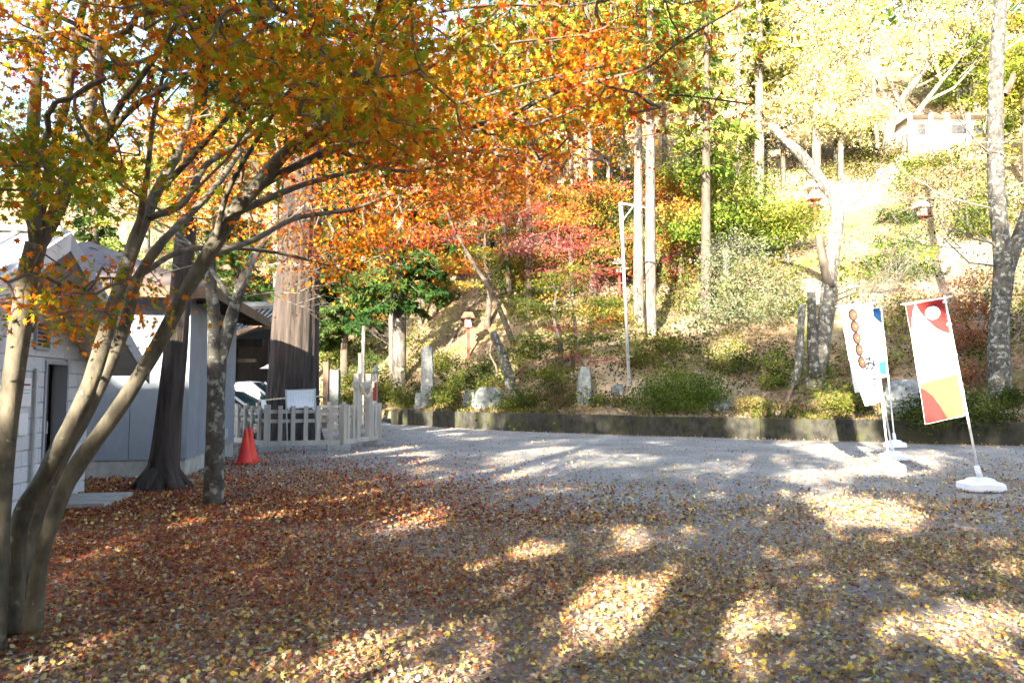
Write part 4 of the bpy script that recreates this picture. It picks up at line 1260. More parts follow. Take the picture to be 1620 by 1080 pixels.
for poly, npad, (d0, d1), pr_, nl, wts in REG:
    pa = np.array(poly); lo, hi = pa.min(0), pa.max(0)
    k = 0
    while k < npad:
        px, py = random.uniform(lo[0], hi[0]), random.uniform(lo[1], hi[1])
        if not in_poly(px, py, poly): continue
        k += 1
        c = at(px, py, random.uniform(d0, d1))
        pads.append(c)
        n = int(nl * random.uniform(.7, 1.4))
        rad = pr_ * random.uniform(.7, 1.3)
        tilt = rng.normal(size=2) * .18
        xy = rng.normal(size=(n, 2)) * rad * .62
        z = rng.normal(size=n) * rad * .16 + xy @ tilt - .25 * (xy ** 2).sum(1) / rad
        pos = c + np.column_stack([xy, z])
        w = np.array(wts) ** 1.0 * np.exp(rng.normal(size=7) * .5)
        col = palette(PAL, n, .16, w)
        sz = rng.uniform(.024, .048, n) if d0 < 3 else rng.uniform(.023, .045, n)
        out = np.column_stack([xy, -np.abs(rng.normal(size=n)) * rad * .5])
        lv.append(leaves(MAPLE if d0 < 4.5 else MAPLE5, pos, sz, col, .55, out + 1e-3, .7))
        BIG += [(tuple(p), s, tuple(cc)) for p, s, cc in zip(pos[:6], sz[:6], col[:6])]
        for q in range(3):
            pads.append(c + np.append(rng.normal(size=2) * rad * .7, rng.normal() * .05))
seeds = np.vstack([q[len(q) // 3:] for q in LIMBS[:4]] + [q[2:] for q in LIMBS[4:]])
Vt, Ft = grow(seeds, pads, .22, .0036, .46, .013)
mesh_obj('twigs', Vt, Ft, 'twig', maple, False, kind='stuff')
Vc, Fc, Cc = join_leaves(lv)
crown = mesh_obj('crown', Vc, Fc, 'leaf', maple, False, Cc, kind='stuff')
# the nearest leaves of the crown, one by one
BIG.sort(key=lambda t_: t_[0][1])
proto = []
for k in range(16):
    cc = palette(PAL, 1, .12, (4, 2, 4, 4, 2, .6, .8))
    V, F, C = leaves(MAPLE, np.zeros((1, 3)), [1.0], cc, 1.0)
    o = mesh_obj('leaf', V + ORG[crown], F, 'leaf', crown, False, C)
    proto.append(o)
for k in range(300):
    src = proto[k % 16]
    p, s, cc = BIG[(k * 3) % len(BIG)]
    if k < 16: o = src
    else:
        o = bpy.data.objects.new('leaf', src.data); COL.objects.link(o); o.parent = crown
    o.location = np.array(p) + rng.normal(size=3) * .05 - ORG[crown]
    o.rotation_euler = (random.uniform(-.7, .7), random.uniform(-.7, .7), random.uniform(0, 6.28))
    o.scale = (s, s, s)

# ================================================================== other trees
def trunk_tree(name, label, base, pts, mat, cat='tree', seg=12, wob=.03, group=None, ridge=0.0):
    t = thing(name, label, cat, tuple(base), group)
    return t
def px_trunk(pts, Y, dy=0.0):
    P = [at(a, b, Y + dy * i) for i, (a, b, w) in enumerate(pts)]
    r = [w * Y / FPX / 2 for a, b, w in pts]
    return smooth_path(P, r, 4)

def bare_twigs(starts, parent, levels=3, L0=1.2, spread=.6, n=3, r0=.02, mat='twig', upb=.25, name='twigs', out=None):
    mb = MB()
    fr = [(np.array(p, float), nrm(np.array(d, float)), L0 * random.uniform(.8, 1.2), r0) for p, d in starts]
    tips = []
    for lv_ in range(levels):
        nx_ = []
        for p, d, l, r in fr:
            q1 = p + d * l * .5 + rng.normal(size=3) * l * .05
            q2 = p + d * l + rng.normal(size=3) * l * .08
            mb.tube([p, q1, q2], [r, r * .75, r * .5], 5 if lv_ == 0 else 4, False)
            for k in range(n):
                b = random.uniform(.35, 1.0)
                s = p * (1 - b) + q2 * b
                nd = nrm(d + rng.normal(size=3) * spread + np.array([0, 0, upb * .5]))
                nx_.append((s, nd, l * random.uniform(.5, .8), r * .5))
            tips.append(q2)
        fr = nx_
    mb.build(name, mat, parent, kind='stuff')
    return np.array(tips)

# dark straight trunk in front of the store
B = gnd(256, 773)
t = thing('cedar_tree', 'dark straight cedar trunk with flared roots standing against the grey store', 'tree', tuple(B))
zs = [-.05, .08, .25, .5, 1, 2, 3, 5, 8, 12]; rs = [.38, .31, .245, .205, .18, .165, .15, .13, .10, .05]
P, r = smooth_path([B + [.055 * z, .02 * z, z] for z in zs], rs, 4)
mesh_obj('trunk', *tube(P, r, 40, True, .05, .03, 11), 'cedar_bark', t, True)
for k in range(6):
    a = k * 1.05 + .3
    d = np.array([math.cos(a), math.sin(a), 0])
    mesh_obj('root', *tube([B + d * .14 + Z_ * .28, B + d * .30 + Z_ * .1, B + d * (.46) + Z_ * -.02], [.1, .08, .03], 8), 'cedar_bark', t, True)
CED = [(.028, .062, .018), (.04, .085, .022), (.06, .10, .03)]
def conifer_crown(t, B, h, z0, rmax, pal, step=.55, nb=5, size=.28, dens=26, lean=(0, 0), mat='dark_bark'):
    lp, mb = [], MB()
    z = z0
    while z < h - .3:
        f = (z - z0) / (h - z0)
        rad = rmax * (1 - f) ** .75 * (.35 + .65 * min(1, f * 6 + .5))
        for k in range(nb):
            a = random.uniform(0, 6.28); l = rad * random.uniform(.55, 1.1)
            d = np.array([math.cos(a), math.sin(a), 0])
            c0 = B + np.array([lean[0] * z, lean[1] * z, z + random.uniform(-.2, .2)])
            pth = [c0, c0 + d * l * .5 + Z_ * (.05 * l), c0 + d * l - Z_ * .22 * l]
            mb.tube(pth, [.035, .022, .008], 4, False)
            n = max(4, int(dens * l))
            s = rng.random(n) ** .7
            pos = np.outer(1 - s, pth[0]) + np.outer(s, pth[2]) + np.outer(np.sin(s * np.pi), Z_) * .12 * l
            side = np.array([-d[1], d[0], 0])
            sd = rng.normal(size=n) * .26 * (.4 + l * .25)
            pos = pos + np.outer(sd, side) + np.column_stack([np.zeros(n), np.zeros(n), -np.abs(rng.normal(size=n)) * .12])
            tip = d * .7 + np.outer(np.sign(sd), side) * .5 + np.array([0, 0, -.55])
            base_c = np.array(pal[rng.integers(len(pal))]) * rng.uniform(.75, 1.3)
            col = np.clip(base_c * (1 + rng.normal(size=(n, 1)) * .2), .004, .8)
            lp.append(leaves(SPRAY, pos, rng.uniform(.7, 1.3, n) * size, col, .4, tip, .35))
        z += step * random.uniform(.7, 1.3)
    V, F, C = join_leaves(lp)
    mesh_obj('crown', V, F, 'leaf', t, False, C, kind='stuff')
    mb.build('branches', mat, t, kind='stuff')
conifer_crown(t, B, 13, 6.5, 1.9, CED, .6, 4, .3, 16)
conifer_crown(gc, CB, 20, 8.6, 3.2, CED, .7, 5, .36, 16)

# lichen covered forked tree
B = gnd(338, 797); Y = B[1]
fk = thing('forked_tree', 'slim grey lichen covered forked tree in front of the store', 'tree', tuple(B))
mesh_obj('trunk', *tube(*px_trunk([(338, 806, 38), (338, 790, 31), (340, 720, 29), (342, 620, 27), (343, 560, 29), (338, 500, 20), (333, 430, 17), (340, 370, 14), (348, 320, 10), (352, 260, 7)], Y), 14, True, .05), 'lichen_bark', fk, True)
mesh_obj('limb', *tube(*px_trunk([(345, 575, 22), (362, 520, 20), (376, 470, 18), (392, 425, 15), (415, 385, 11), (445, 350, 8), (480, 325, 5)], Y), 12, True, .05), 'lichen_bark', fk, True)
mesh_obj('limb', *tube(*px_trunk([(372, 490, 9), (350, 450, 8), (325, 415, 6), (300, 385, 5), (270, 360, 4)], Y - .05), 8, True, .05), 'lichen_bark', fk, True)
st = []
for (px, py, dx, dz) in ((415, 385, .8, .5), (445, 350, .9, .3), (392, 425, .8, .1), (333, 430, -.6, .5), (340, 370, .6, .7), (348, 320, -.3, .9), (480, 325, 1, .2), (376, 470, 1, .1), (300, 385, -.8, .4), (270, 360, -.8, .3), (352, 260, .4, .9), (325, 415, -.7, -.1)):
    st.append((at(px, py, Y), (dx, random.uniform(-.4, .6), dz)))
bare_twigs(st, fk, 4, .8, .55, 3, .014, 'grey_twig')

# pruned tree on the slope
B = hill(1285, 606); Y = B[1]
pt = thing('pruned_tree', 'hard pruned leaning tree with sawn stubs and lichen bark above the wall', 'tree', tuple(B))
V, F = tube(*px_trunk([(1281, 622, 34), (1289, 600, 27), (1300, 548, 24), (1309, 480, 22), (1315, 410, 22), (1324, 345, 20), (1319, 312, 19), (1300, 287, 17), (1268, 247, 17), (1242, 222, 14), (1222, 200, 11)], Y), 18, True, .06)
mesh_obj('trunk', V, F, 'sunlit_bark', pt, True)
mesh_obj('sawn_stub', *tube(*px_trunk([(1314, 455, 16), (1305, 425, 15), (1299, 398, 13), (1296, 372, 12)], Y - .1), 12, True, .08), 'dark_bark', pt, True)
mesh_obj('sawn_stem', *tube(*px_trunk([(1289, 596, 19), (1287, 560, 16), (1285, 510, 14), (1283, 462, 12)], Y - .25), 14, True, .09), 'lichen_bark', pt, True)
mesh_obj('sawn_stem', *tube(*px_trunk([(1252, 614, 20), (1262, 580, 13), (1266, 530, 11), (1269, 482, 10)], Y - .2), 14, True, .09), 'sunlit_bark', pt, True)
c = at(1222, 200, Y)
mesh_obj('cut_face', *tube([c - [.02, 0, -.01], c + [-.03, -.02, .03]], [.11, .095], 10), 'cut_wood', pt)
st = [(at(1228, 208, Y), (.5, 0, 1)), (at(1325, 345, Y), (.7, -.2, .6)), (at(1318, 420, Y), (1, -.3, .4)), (at(1316, 470, Y), (1, -.2, .2)), (at(1298, 290, Y), (-.5, -.3, .3)), (at(1320, 400, Y), (.9, -.5, .8)), (at(1312, 480, Y), (.8, -.6, .3))]
bare_twigs(st, pt, 4, 1.6, .5, 3, .03, 'twig')

# tall lichen tree at the right edge
B = hill(1584, 628); Y = B[1]
rt = thing('lichen_tree', 'tall straight lichen spotted tree at the right edge of the court', 'tree', tuple(B))
mesh_obj('trunk', *tube(*px_trunk([(1586, 650, 40), (1584, 625, 34), (1579, 560, 30), (1582, 490, 27), (1588, 425, 28), (1581, 350, 24), (1576, 280, 24), (1574, 200, 23), (1576, 100, 21), (1584, 0, 19), (1590, -120, 16), (1600, -300, 10)], Y), 18, True, .045), 'lichen_bark', rt, True)
mesh_obj('limb', *tube(*px_trunk([(1588, 440, 24), (1610, 380, 20), (1632, 320, 17), (1660, 240, 13)], Y + .1), 12, True, .05), 'lichen_bark', rt, True)
mesh_obj('sawn_stub', *tube(*px_trunk([(1588, 150, 12), (1600, 130, 10), (1603, 118, 8)], Y), 8), 'dark_bark', rt)
st = [(at(1576, 390, Y), (-.9, -.3, .5)), (at(1572, 420, Y), (-1, -.3, .3)), (at(1574, 385, Y), (-1, -.6, .05)), (at(1572, 250, Y), (-.8, -.4, .6)), (at(1578, 60, Y), (-.7, -.4, .7)), (at(1590, 80, Y), (.8, -.4, .5)), (at(1585, 300, Y), (.9, -.4, .4)), (at(1586, -40, Y), (-.8, 0, .5)), (at(1570, 330, Y), (-1, 0, .3))]
bare_twigs(st, rt, 4, 2.2, .45, 3, .035, 'grey_twig')

# leaning cut trunk
B = hill(811, 629); Y = B[1]
o = mesh_obj('leaning_trunk', *tube(*px_trunk([(813, 638, 22), (811, 620, 19), (803, 585, 16), (792, 555, 14), (779, 526, 12)], Y), 14, True, .05), 'lichen_bark', None, True, origin=B)
tag(o, 'leaning cut off tree trunk spotted with lichen right of the stone block', 'tree trunk')

# ------------------------------------------------------------------ slope trees
YG = [(.13, .165, .025), (.18, .195, .03), (.26, .235, .04), (.09, .13, .024)]
LG = [(.12, .19, .03), (.17, .22, .035), (.24, .25, .05)]
DG = [(.03, .07, .018), (.045, .09, .022), (.07, .11, .03)]
GD = [(.36, .24, .04), (.42, .30, .06), (.30, .16, .03), (.25, .22, .04)]
ORG_ = [(.40, .13, .025), (.44, .19, .03), (.34, .08, .025), (.28, .16, .035)]
RDP = [(.36, .055, .045), (.42, .11, .08), (.30, .04, .045), (.40, .14, .04)]
MIX = [(.20, .22, .04), (.40, .26, .05), (.42, .14, .04), (.26, .26, .05)]
SIL = [(.15, .18, .10), (.20, .22, .13), (.11, .14, .07), (.26, .26, .15)]

PALE_GLARE = [(.52, .49, .24), (.60, .54, .32), (.42, .42, .16), (.60, .50, .34)]  # washed-out leaf colours: glare of the upper right slope is put into them

def broadleaf(name, label, base_px, top_px, wpx, crown, pal, nclump, nleaf, size, mat='pale_bark', lean_px=None, clump=.42, group=None, tmpl=OVAL, shell=.45, base=None, extra=None):
    """crown: list of (px, py, rx_px, ry_px, depth offset) ellipsoids"""
    B = hill(*base_px) if base is None else base
    Y = B[1]; k = Y / FPX
    t = thing(name, label, 'tree', tuple(B), group)
    mid = lean_px or ((base_px[0] + top_px[0]) / 2, (base_px[1] + top_px[1]) / 2)
    P, r = px_trunk([(base_px[0], base_px[1] + 8, wpx * 1.25), (base_px[0], base_px[1] - 4, wpx * 1.05), (mid[0], mid[1], wpx * .85), (top_px[0], top_px[1], wpx * .18)], Y)
    if extra:
        pass
    mesh_obj('trunk', *tube(P, r, 12, True, .04), mat, t, True)
    cl_, lp = [], []
    tot = sum(c[2] * c[3] for c in crown)
    for (px, py, rx, ry, dd) in crown:
        c = at(px, py, Y + dd)
        n = max(2, int(nclump * rx * ry / tot))
        q = ell_points(n, c, (rx * k, rx * k, ry * k), shell)
        cl_.append(q)
    q = np.vstack(cl_)
    for c in q:
        n = max(3, int(nleaf * 2.5 * random.uniform(.6, 1.4)))
        pos = c + rng.normal(size=(n, 3)) * np.array([clump, clump, clump * .55])
        bc = np.array(pal[rng.integers(len(pal))]) * rng.uniform(.6, 1.4)
        col = np.clip(bc * (1 + rng.normal(size=(n, 1)) * .14) * (1 + rng.normal(size=(n, 3)) * .06), .004, .8)
        lp.append(leaves(tmpl, pos, rng.uniform(.5, 1.2, n) * size * .8, col, .5))
    V, F, C = join_leaves(lp)
    mesh_obj('crown', V, F, 'leaf', t, False, C, kind='stuff')
    V, F = grow(P[len(P) // 3:], q, .3, .012, .42, r[0] * .6)
    mesh_obj('branches', V, F, mat, t, kind='stuff')
    return t

def slope_conifer(label, base_px, top_y, wpx, z0f, rmax, pal, mat='pale_bark', dens=18, size=.34, step=.8, nb=5, lean=0):
    B = hill(*base_px); Y = B[1]
    T = at(base_px[0] + lean, top_y, Y)
    h = T[2] - B[2]
    t = thing('slope_cedar', label, 'tree', tuple(B), 'tall cedars on the slope')
    r = wpx * Y / FPX / 2
    P, rr_ = smooth_path([B + (T - B) * f for f in (-.03, .02, .2, .5, .8, 1.0)], [r * 1.25, r, r * .9, r * .7, r * .45, r * .12], 4)
    mesh_obj('trunk', *tube(P, rr_, 14, True, .04), mat, t, True)
    if h * z0f < h - 1:
        conifer_crown(t, B, h, h * z0f, rmax, pal, step, nb, size, dens, lean=((T[0] - B[0]) / h, 0), mat=mat)
    return t

slope_conifer('thick grey cedar with dark drooping sprays left of the stone slab', (632, 614), -140, 22, .17, 3.0, DG, 'pale_bark', 40, .32, .75, 6)
slope_conifer('thin pale cedar trunk touching the left side of the thick grey cedar', (619, 606), -60, 8, .55, 1.4, DG, 'pale_bark', 16, .3, .9, 4)
slope_conifer('dark green cedar just right of the giant cedar, low sprays', (545, 610), 40, 13, .12, 2.9, DG, 'dark_bark', 42, .32, .65, 6)
slope_conifer('dark green cedar close behind the giant cedar', (488, 608), -60, 15, .16, 3.0, DG, 'dark_bark', 38, .32, .75, 6)
slope_conifer('narrow dark cypress standing alone on the bright bank', (688, 498), 285, 8, .12, 1.0, DG, 'dark_bark', 30, .26, .45, 5)
slope_conifer('paired sunlit cedar trunk, left one behind the steel pole arm', (1010, 508), -160, 17, .52, 2.8, LG, 'pale_bark')
slope_conifer('paired sunlit cedar trunk, right one behind the steel pole arm', (1029, 527), -200, 19, .50, 2.8, LG, 'pale_bark')
slope_conifer('slim pale cedar just left of the steel pole', (938, 470), -160, 12, .45, 2.4, YG, 'pale_bark', lean=-14)
slope_conifer('slim pale cedar left of the pale capped lantern, second from the pole', (872, 455), -120, 12, .45, 2.4, YG, 'pale_bark')
slope_conifer('thin white trunk rising from the sunlit bank behind the red lantern', (758, 462), -100, 9, .5, 2.2, YG, 'pale_bark')
slope_conifer('stout pale cedar on the bright slope left of the pruned tree', (1201, 328), -160, 17, .4, 2.6, YG, 'pale_bark', 14, .4)
slope_conifer('shaded grey trunk standing behind the silvery shrub', (1117, 505), -60, 17, .42, 2.4, LG, 'dark_bark', 14)
slope_conifer('dark trunk behind the green maple, right one of two', (836, 505), -40, 13, .5, 2.2, LG, 'dark_bark', 14)
slope_conifer('dark leaning trunk on the sunlit bank left of the green maple', (810, 498), 0, 11, .5, 2.0, YG, 'dark_bark', 14, lean=-46)

def bl(label, base_px, top, w, crown, pal, nc, nl, sz, mat='pale_bark', lean=None, cl=.44):
    return broadleaf('slope_tree', label, base_px, top, w, crown, pal, nc, nl, sz, mat, lean, cl, 'leafy trees on the slope')
bl('yellow green tree above the sunlit bank, left of centre', (772, 425), (765, 110), 10, [(765, 150, 85, 110, 0), (720, 260, 50, 40, -1)], YG, 85, 60, .24)
bl('golden leafed tree high behind the slim pale cedars', (905, 395), (900, 60), 10, [(905, 110, 90, 110, 0), (860, 230, 40, 40, 0)], GD, 80, 60, .26)
bl('bright yellow green tree above the steel pole', (1085, 385), (1080, 80), 11, [(1080, 110, 95, 110, 0), (1040, 235, 55, 40, -1)], PALE_GLARE, 90, 60, .26)
bl('leaf green tree with low boughs above the silvery shrub', (1150, 440), (1140, 220), 12, [(1135, 265, 75, 60, 0), (1100, 350, 45, 35, -1), (1180, 330, 50, 35, -1)], LG, 85, 60, .22)
bl('pale yellow tree top left of the pruned tree crown', (1292, 318), (1290, 40), 14, [(1290, 80, 100, 90, 0), (1240, 180, 45, 45, 0)], PALE_GLARE, 80, 60, .28)
bl('bent pale tree on the terrace left of the white house', (1405, 236), (1500, 60), 17, [(1480, 40, 70, 60, 0), (1420, 90, 50, 40, 0)], PALE_GLARE, 34, 40, .28, 'pale_bark', (1418, 175))
bl('second bent pale tree beside the white house', (1432, 240), (1520, 90), 13, [(1530, 70, 70, 50, 1)], PALE_GLARE, 26, 40, .28, 'pale_bark', (1444, 190))
bl('slim upright pale tree on the terrace, left of the bent pair', (1358, 232), (1370, 60), 11, [(1365, 60, 60, 70, 1)], PALE_GLARE, 26, 40, .28, 'pale_bark')
bl('green tree behind the white house, left of the lichen tree', (1545, 178), (1545, 60), 12, [(1535, 110, 70, 60, 0)], LG, 60, 60, .28)
bl('yellow green tree right of the lichen tree, top corner', (1625, 300), (1620, 90), 12, [(1620, 130, 60, 110, 0)], YG, 60, 60, .26)
bl('orange leafed tree at mid slope behind the pink maple', (820, 440), (825, 240), 9, [(825, 265, 75, 55, 0), (770, 300, 50, 25, -1)], ORG_, 65, 50, .22)
bl('orange and green tree just right of the steel pole arm', (1075, 450), (1090, 320), 9, [(1085, 335, 45, 22, -1), (1060, 300, 40, 30, 0), (1075, 385, 35, 25, 0)], MIX + ORG_, 60, 45, .20)
bl('yellow leafed tree at top centre behind maple twigs', (985, 330), (985, 40), 9, [(985, 80, 70, 110, 0), (970, 210, 45, 50, 0)], GD + YG, 70, 55, .26)
bl('leafy yellow green understorey tree between the slim cedars', (905, 470), (900, 330), 7, [(900, 345, 60, 40, 0), (960, 400, 45, 40, 0), (850, 395, 40, 25, 0)], YG + GD + LG, 80, 50, .2)
bl('mixed gold and green understorey tree above the dark cypress', (725, 440), (720, 300), 7, [(715, 330, 60, 50, 0), (655, 350, 45, 45, 0), (760, 390, 40, 25, 0)], YG + DG + GD, 80, 50, .2)
bl('green and gold tree on the bright slope below the house', (1330, 290), (1330, 170), 9, [(1330, 190, 70, 45, 0)], PALE_GLARE, 60, 50, .25)
slope_conifer('dark cedar behind the block hut roof', (150, 545), 120, 14, .1, 3.2, DG, 'dark_bark', 30, .36, .8, 6)
slope_conifer('dark cedar between store roof and giant cedar', (375, 520), 60, 14, .1, 3.2, DG, 'dark_bark', 30, .36, .8, 6)
for k_, (px, py, ty, w_, ln_, lab) in enumerate((
        (700, 455, 60, 6, -20, 'thin pale trunk leaning left above the sunlit bank'), (738, 440, -40, 5, -22, 'thin white trunk with a slight lean behind the pink maple'),
        (785, 430, -40, 6, 6, 'slim trunk between the dark leaning trunk and pink maple'), (855, 440, -60, 6, 4, 'slim grey trunk behind the green maple, left one'),
        (905, 440, -60, 7, -6, 'slim pale trunk behind the crimson sprays'), (960, 430, -80, 6, 8, 'thin trunk just left of the steel pole top'),
        (1052, 440, -60, 9, -4, 'slim pale trunk right of the paired cedars'), (1098, 420, -60, 7, 6, 'thin dark trunk left of the silvery shrub top'),
        (1165, 350, -80, 8, 5, 'slim trunk left of the stout pale cedar'), (1240, 300, -60, 8, -8, 'pale slim trunk above the pruned tree end'),
        (1322, 265, -60, 7, 10, 'thin white trunk on the terrace above the pruned tree'), (1388, 240, -40, 7, -16, 'thin white trunk left of the bent pair'), (655, 470, 0, 7, 4, 'slim trunk above the dark sprays, left of the bank'), (575, 500, -40, 9, 6, 'slim trunk half hidden by orange maple leaves'))):
    slope_conifer(lab, (px, py), ty, w_, .62, 1.7, (YG if px < 1150 else PALE_GLARE), 'pale_bark' if k_ % 3 else 'dark_bark', 14, .3, 1.0, 4, lean=ln_)
bl('rust orange understorey tree left of the sunlit bank', (672, 478), (690, 380), 6, [(690, 400, 60, 32, 0)], ORG_ + GD, 50, 50, .19)
bl('yellow green sapling tree at the top of the sunlit bank', (845, 470), (835, 420), 6, [(835, 430, 62, 34, 0)], LG + GD + DG, 60, 50, .19)
bl('green and orange understorey tree left of the steel pole', (985, 470), (975, 350), 7, [(985, 400, 45, 42, 0), (960, 325, 42, 36, 0)], LG + ORG_ + DG, 70, 50, .2)
bl('green understorey tree above the smaller silvery shrub', (1245, 410), (1238, 320), 7, [(1235, 350, 48, 36, 0)], LG + YG, 50, 50, .2)
bl('dark green broad tree behind the store roof', (300, 560), (290, 250), 14, [(280, 330, 120, 110, 0)], DG + LG, 80, 60, .24, 'dark_bark')
bl('yellowing tree behind the block hut, far left', (90, 560), (90, 180), 14, [(80, 250, 130, 140, 0)], YG + DG, 80, 60, .26, 'pale_bark')
bl('tall yellow green tree behind the orange maple crown', (440, 520), (430, 100), 13, [(420, 170, 120, 130, 0)], YG + MIX, 80, 60, .26)
bl('tall green tree left behind the orange maple crown', (230, 520), (235, 60), 13, [(240, 110, 120, 120, 2)], LG + YG, 80, 60, .26)
bl('mixed autumn tree behind the dark sprays, upper left of centre', (610, 500), (610, 120), 11, [(610, 180, 100, 120, 0)], MIX + DG, 80, 60, .25)
bl('golden tree low on the bank behind the thick grey cedar', (665, 520), (660, 420), 7, [(660, 440, 60, 35, 0), (600, 470, 50, 30, -1)], GD + LG, 50, 50, .20)

for o in [q for q in list(COL.objects) if q.get('label', '').find('bent pale tree') >= 0]:
    Bq = ORG[o]
    e = at(1500, 62, Bq[1]) if 'second' not in o['label'] else at(1520, 92, Bq[1])
    m_ = at(1418, 175, Bq[1]) if 'second' not in o['label'] else at(1444, 190, Bq[1])
    bare_twigs([(e, (.8, 0, .7)), (e, (.2, -.3, 1)), (e * .6 + m_ * .4, (-.3, 0, 1)), (m_, (-.5, 0, 1)), (e * .3 + m_ * .7, (.9, 0, .6))], o, 4, 3.6, .45, 3, .11, 'pale_bark', name='bare_limbs')

# layered maples on the lower slope
def layered(label, base_px, wpx, layers, pal, nl, size, mat='dark_bark', dY=0.0):
    B = hill(*base_px); Y = B[1]; k = Y / FPX
    t = thing('slope_maple', label, 'tree', tuple(B), 'small maples on the lower slope')
    lp, tg = [], []
    for (px, py, rx, ry, dd, c_) in layers:
        c = at(px, py, Y + dd)
        pl = np.array(pal if c_ is None else c_)
        ns = max(2, int(rx / 13))
        for s in range(ns * 3):
            o = np.array([rng.normal() * rx * k * .5, rng.normal() * rx * k * .4, rng.normal() * ry * k * .45])
            tg.append(c + o)
            n = int(nl * random.uniform(.6, 1.4))
            rad = .42
            xy = rng.normal(size=(n, 2)) * rad
            pos = c + o + np.column_stack([xy, rng.normal(size=n) * .07 - .18 * (xy ** 2).sum(1)])
            bc = pl[rng.integers(len(pl))] * rng.uniform(.8, 1.2)
            col = np.clip(bc * (1 + rng.normal(size=(n, 1)) * .2) * (1 + rng.normal(size=(n, 3)) * .06), .004, .8)
            lp.append(leaves(LOBE3, pos, rng.uniform(.6, 1.2, n) * size, col, .7))
    V, F, C = join_leaves(lp)
    mesh_obj('crown', V, F, 'leaf', t, False, C, kind='stuff')
    top = at(layers[0][0], layers[0][1] + 20, Y)
    P, r = smooth_path([B - Z_ * .2, B + (top - B) * .35 + [.15, 0, 0], B + (top - B) * .7 - [.1, 0, 0], top], np.array([1.2, 1, .7, .4]) * wpx * k / 2, 4)
    mesh_obj('trunk', *tube(P, r, 10, True, .04), mat, t, True)
    V, F = grow(P[2:], tg, .3, .008, .45, .09)
    mesh_obj('branches', V, F, mat, t, kind='stuff')
GRN = [(.045, .07, .014), (.07, .10, .018), (.12, .13, .024), (.16, .15, .02)]
PNK = [(.27, .085, .085), (.32, .12, .11), (.22, .06, .055)]
layered('pink and orange layered maple on the bank above the red lantern', (770, 520), 9,
        [(770, 330, 85, 16, 0, ORG_), (845, 365, 75, 16, -.5, RDP), (700, 375, 60, 14, 0, RDP), (760, 405, 75, 13, -.5, MIX), (880, 430, 55, 18, -1, PNK), (650, 392, 45, 12, 1, RDP), (820, 300, 60, 16, 0, ORG_), (900, 350, 55, 14, 0, RDP), (720, 420, 50, 12, 0, ORG_), (760, 365, 70, 14, .5, MIX), (840, 410, 70, 16, .5, GD), (700, 340, 55, 14, 1, MIX), (930, 390, 50, 16, .5, ORG_), (800, 270, 60, 16, 1, RDP), (870, 310, 60, 14, .5, MIX), (720, 450, 40, 9, -.5, GD)], RDP, 95, .115)
layered('broad orange and red maple filling the middle of the lower slope', (815, 545), 8,
        [(700, 300, 75, 18, 0, ORG_), (785, 340, 85, 16, -.4, RDP), (865, 325, 85, 18, 0, ORG_), (925, 375, 60, 18, 0, RDP), (690, 368, 55, 13, -.5, RDP), (820, 392, 75, 14, -.5, PNK), (640, 383, 45, 12, 0, RDP), (905, 440, 55, 16, 0, PNK), (755, 270, 70, 16, .5, ORG_), (930, 300, 60, 16, .5, ORG_ + RDP), (850, 455, 50, 12, -.5, GRN)], RDP, 70, .115)
layered('green and yellow layered maple above the standing stone', (882, 606), 9,
        [(880, 440, 60, 22, 0, None), (850, 490, 65, 22, 0, None), (930, 480, 60, 22, 0, GRN + MIX), (830, 545, 55, 20, -.5, None), (900, 545, 70, 20, -.8, None), (960, 530, 45, 20, 0, GRN), (880, 590, 70, 14, -1, GRN)], GRN, 95, .10)
layered('crimson maple low on the shaded bank beside the green one', (905, 585), 6,
        [(905, 395, 50, 12, .5, None), (930, 425, 45, 12, 0, None), (870, 375, 45, 10, .8, PNK), (945, 455, 35, 12, 0, PNK), (890, 345, 50, 12, 1, ORG_)], [(.25, .045, .045), (.30, .08, .06), (.20, .04, .04)], 60, .10)
layered('low crimson maple sapling behind the standing stone', (926, 622), 4,
        [(915, 512, 34, 7, 0, None), (900, 560, 26, 6, -.3, None), (955, 570, 40, 9, 0, None), (880, 518, 20, 6, 0, None)], [(.42, .05, .06), (.36, .04, .05)], 26, .06)
layered('small reddish maple between lantern and leaning trunk', (782, 610), 4,
        [(778, 520, 28, 9, 0, None), (790, 540, 20, 8, 0, None)], [(.34, .08, .04), (.40, .14, .04)], 24, .06)

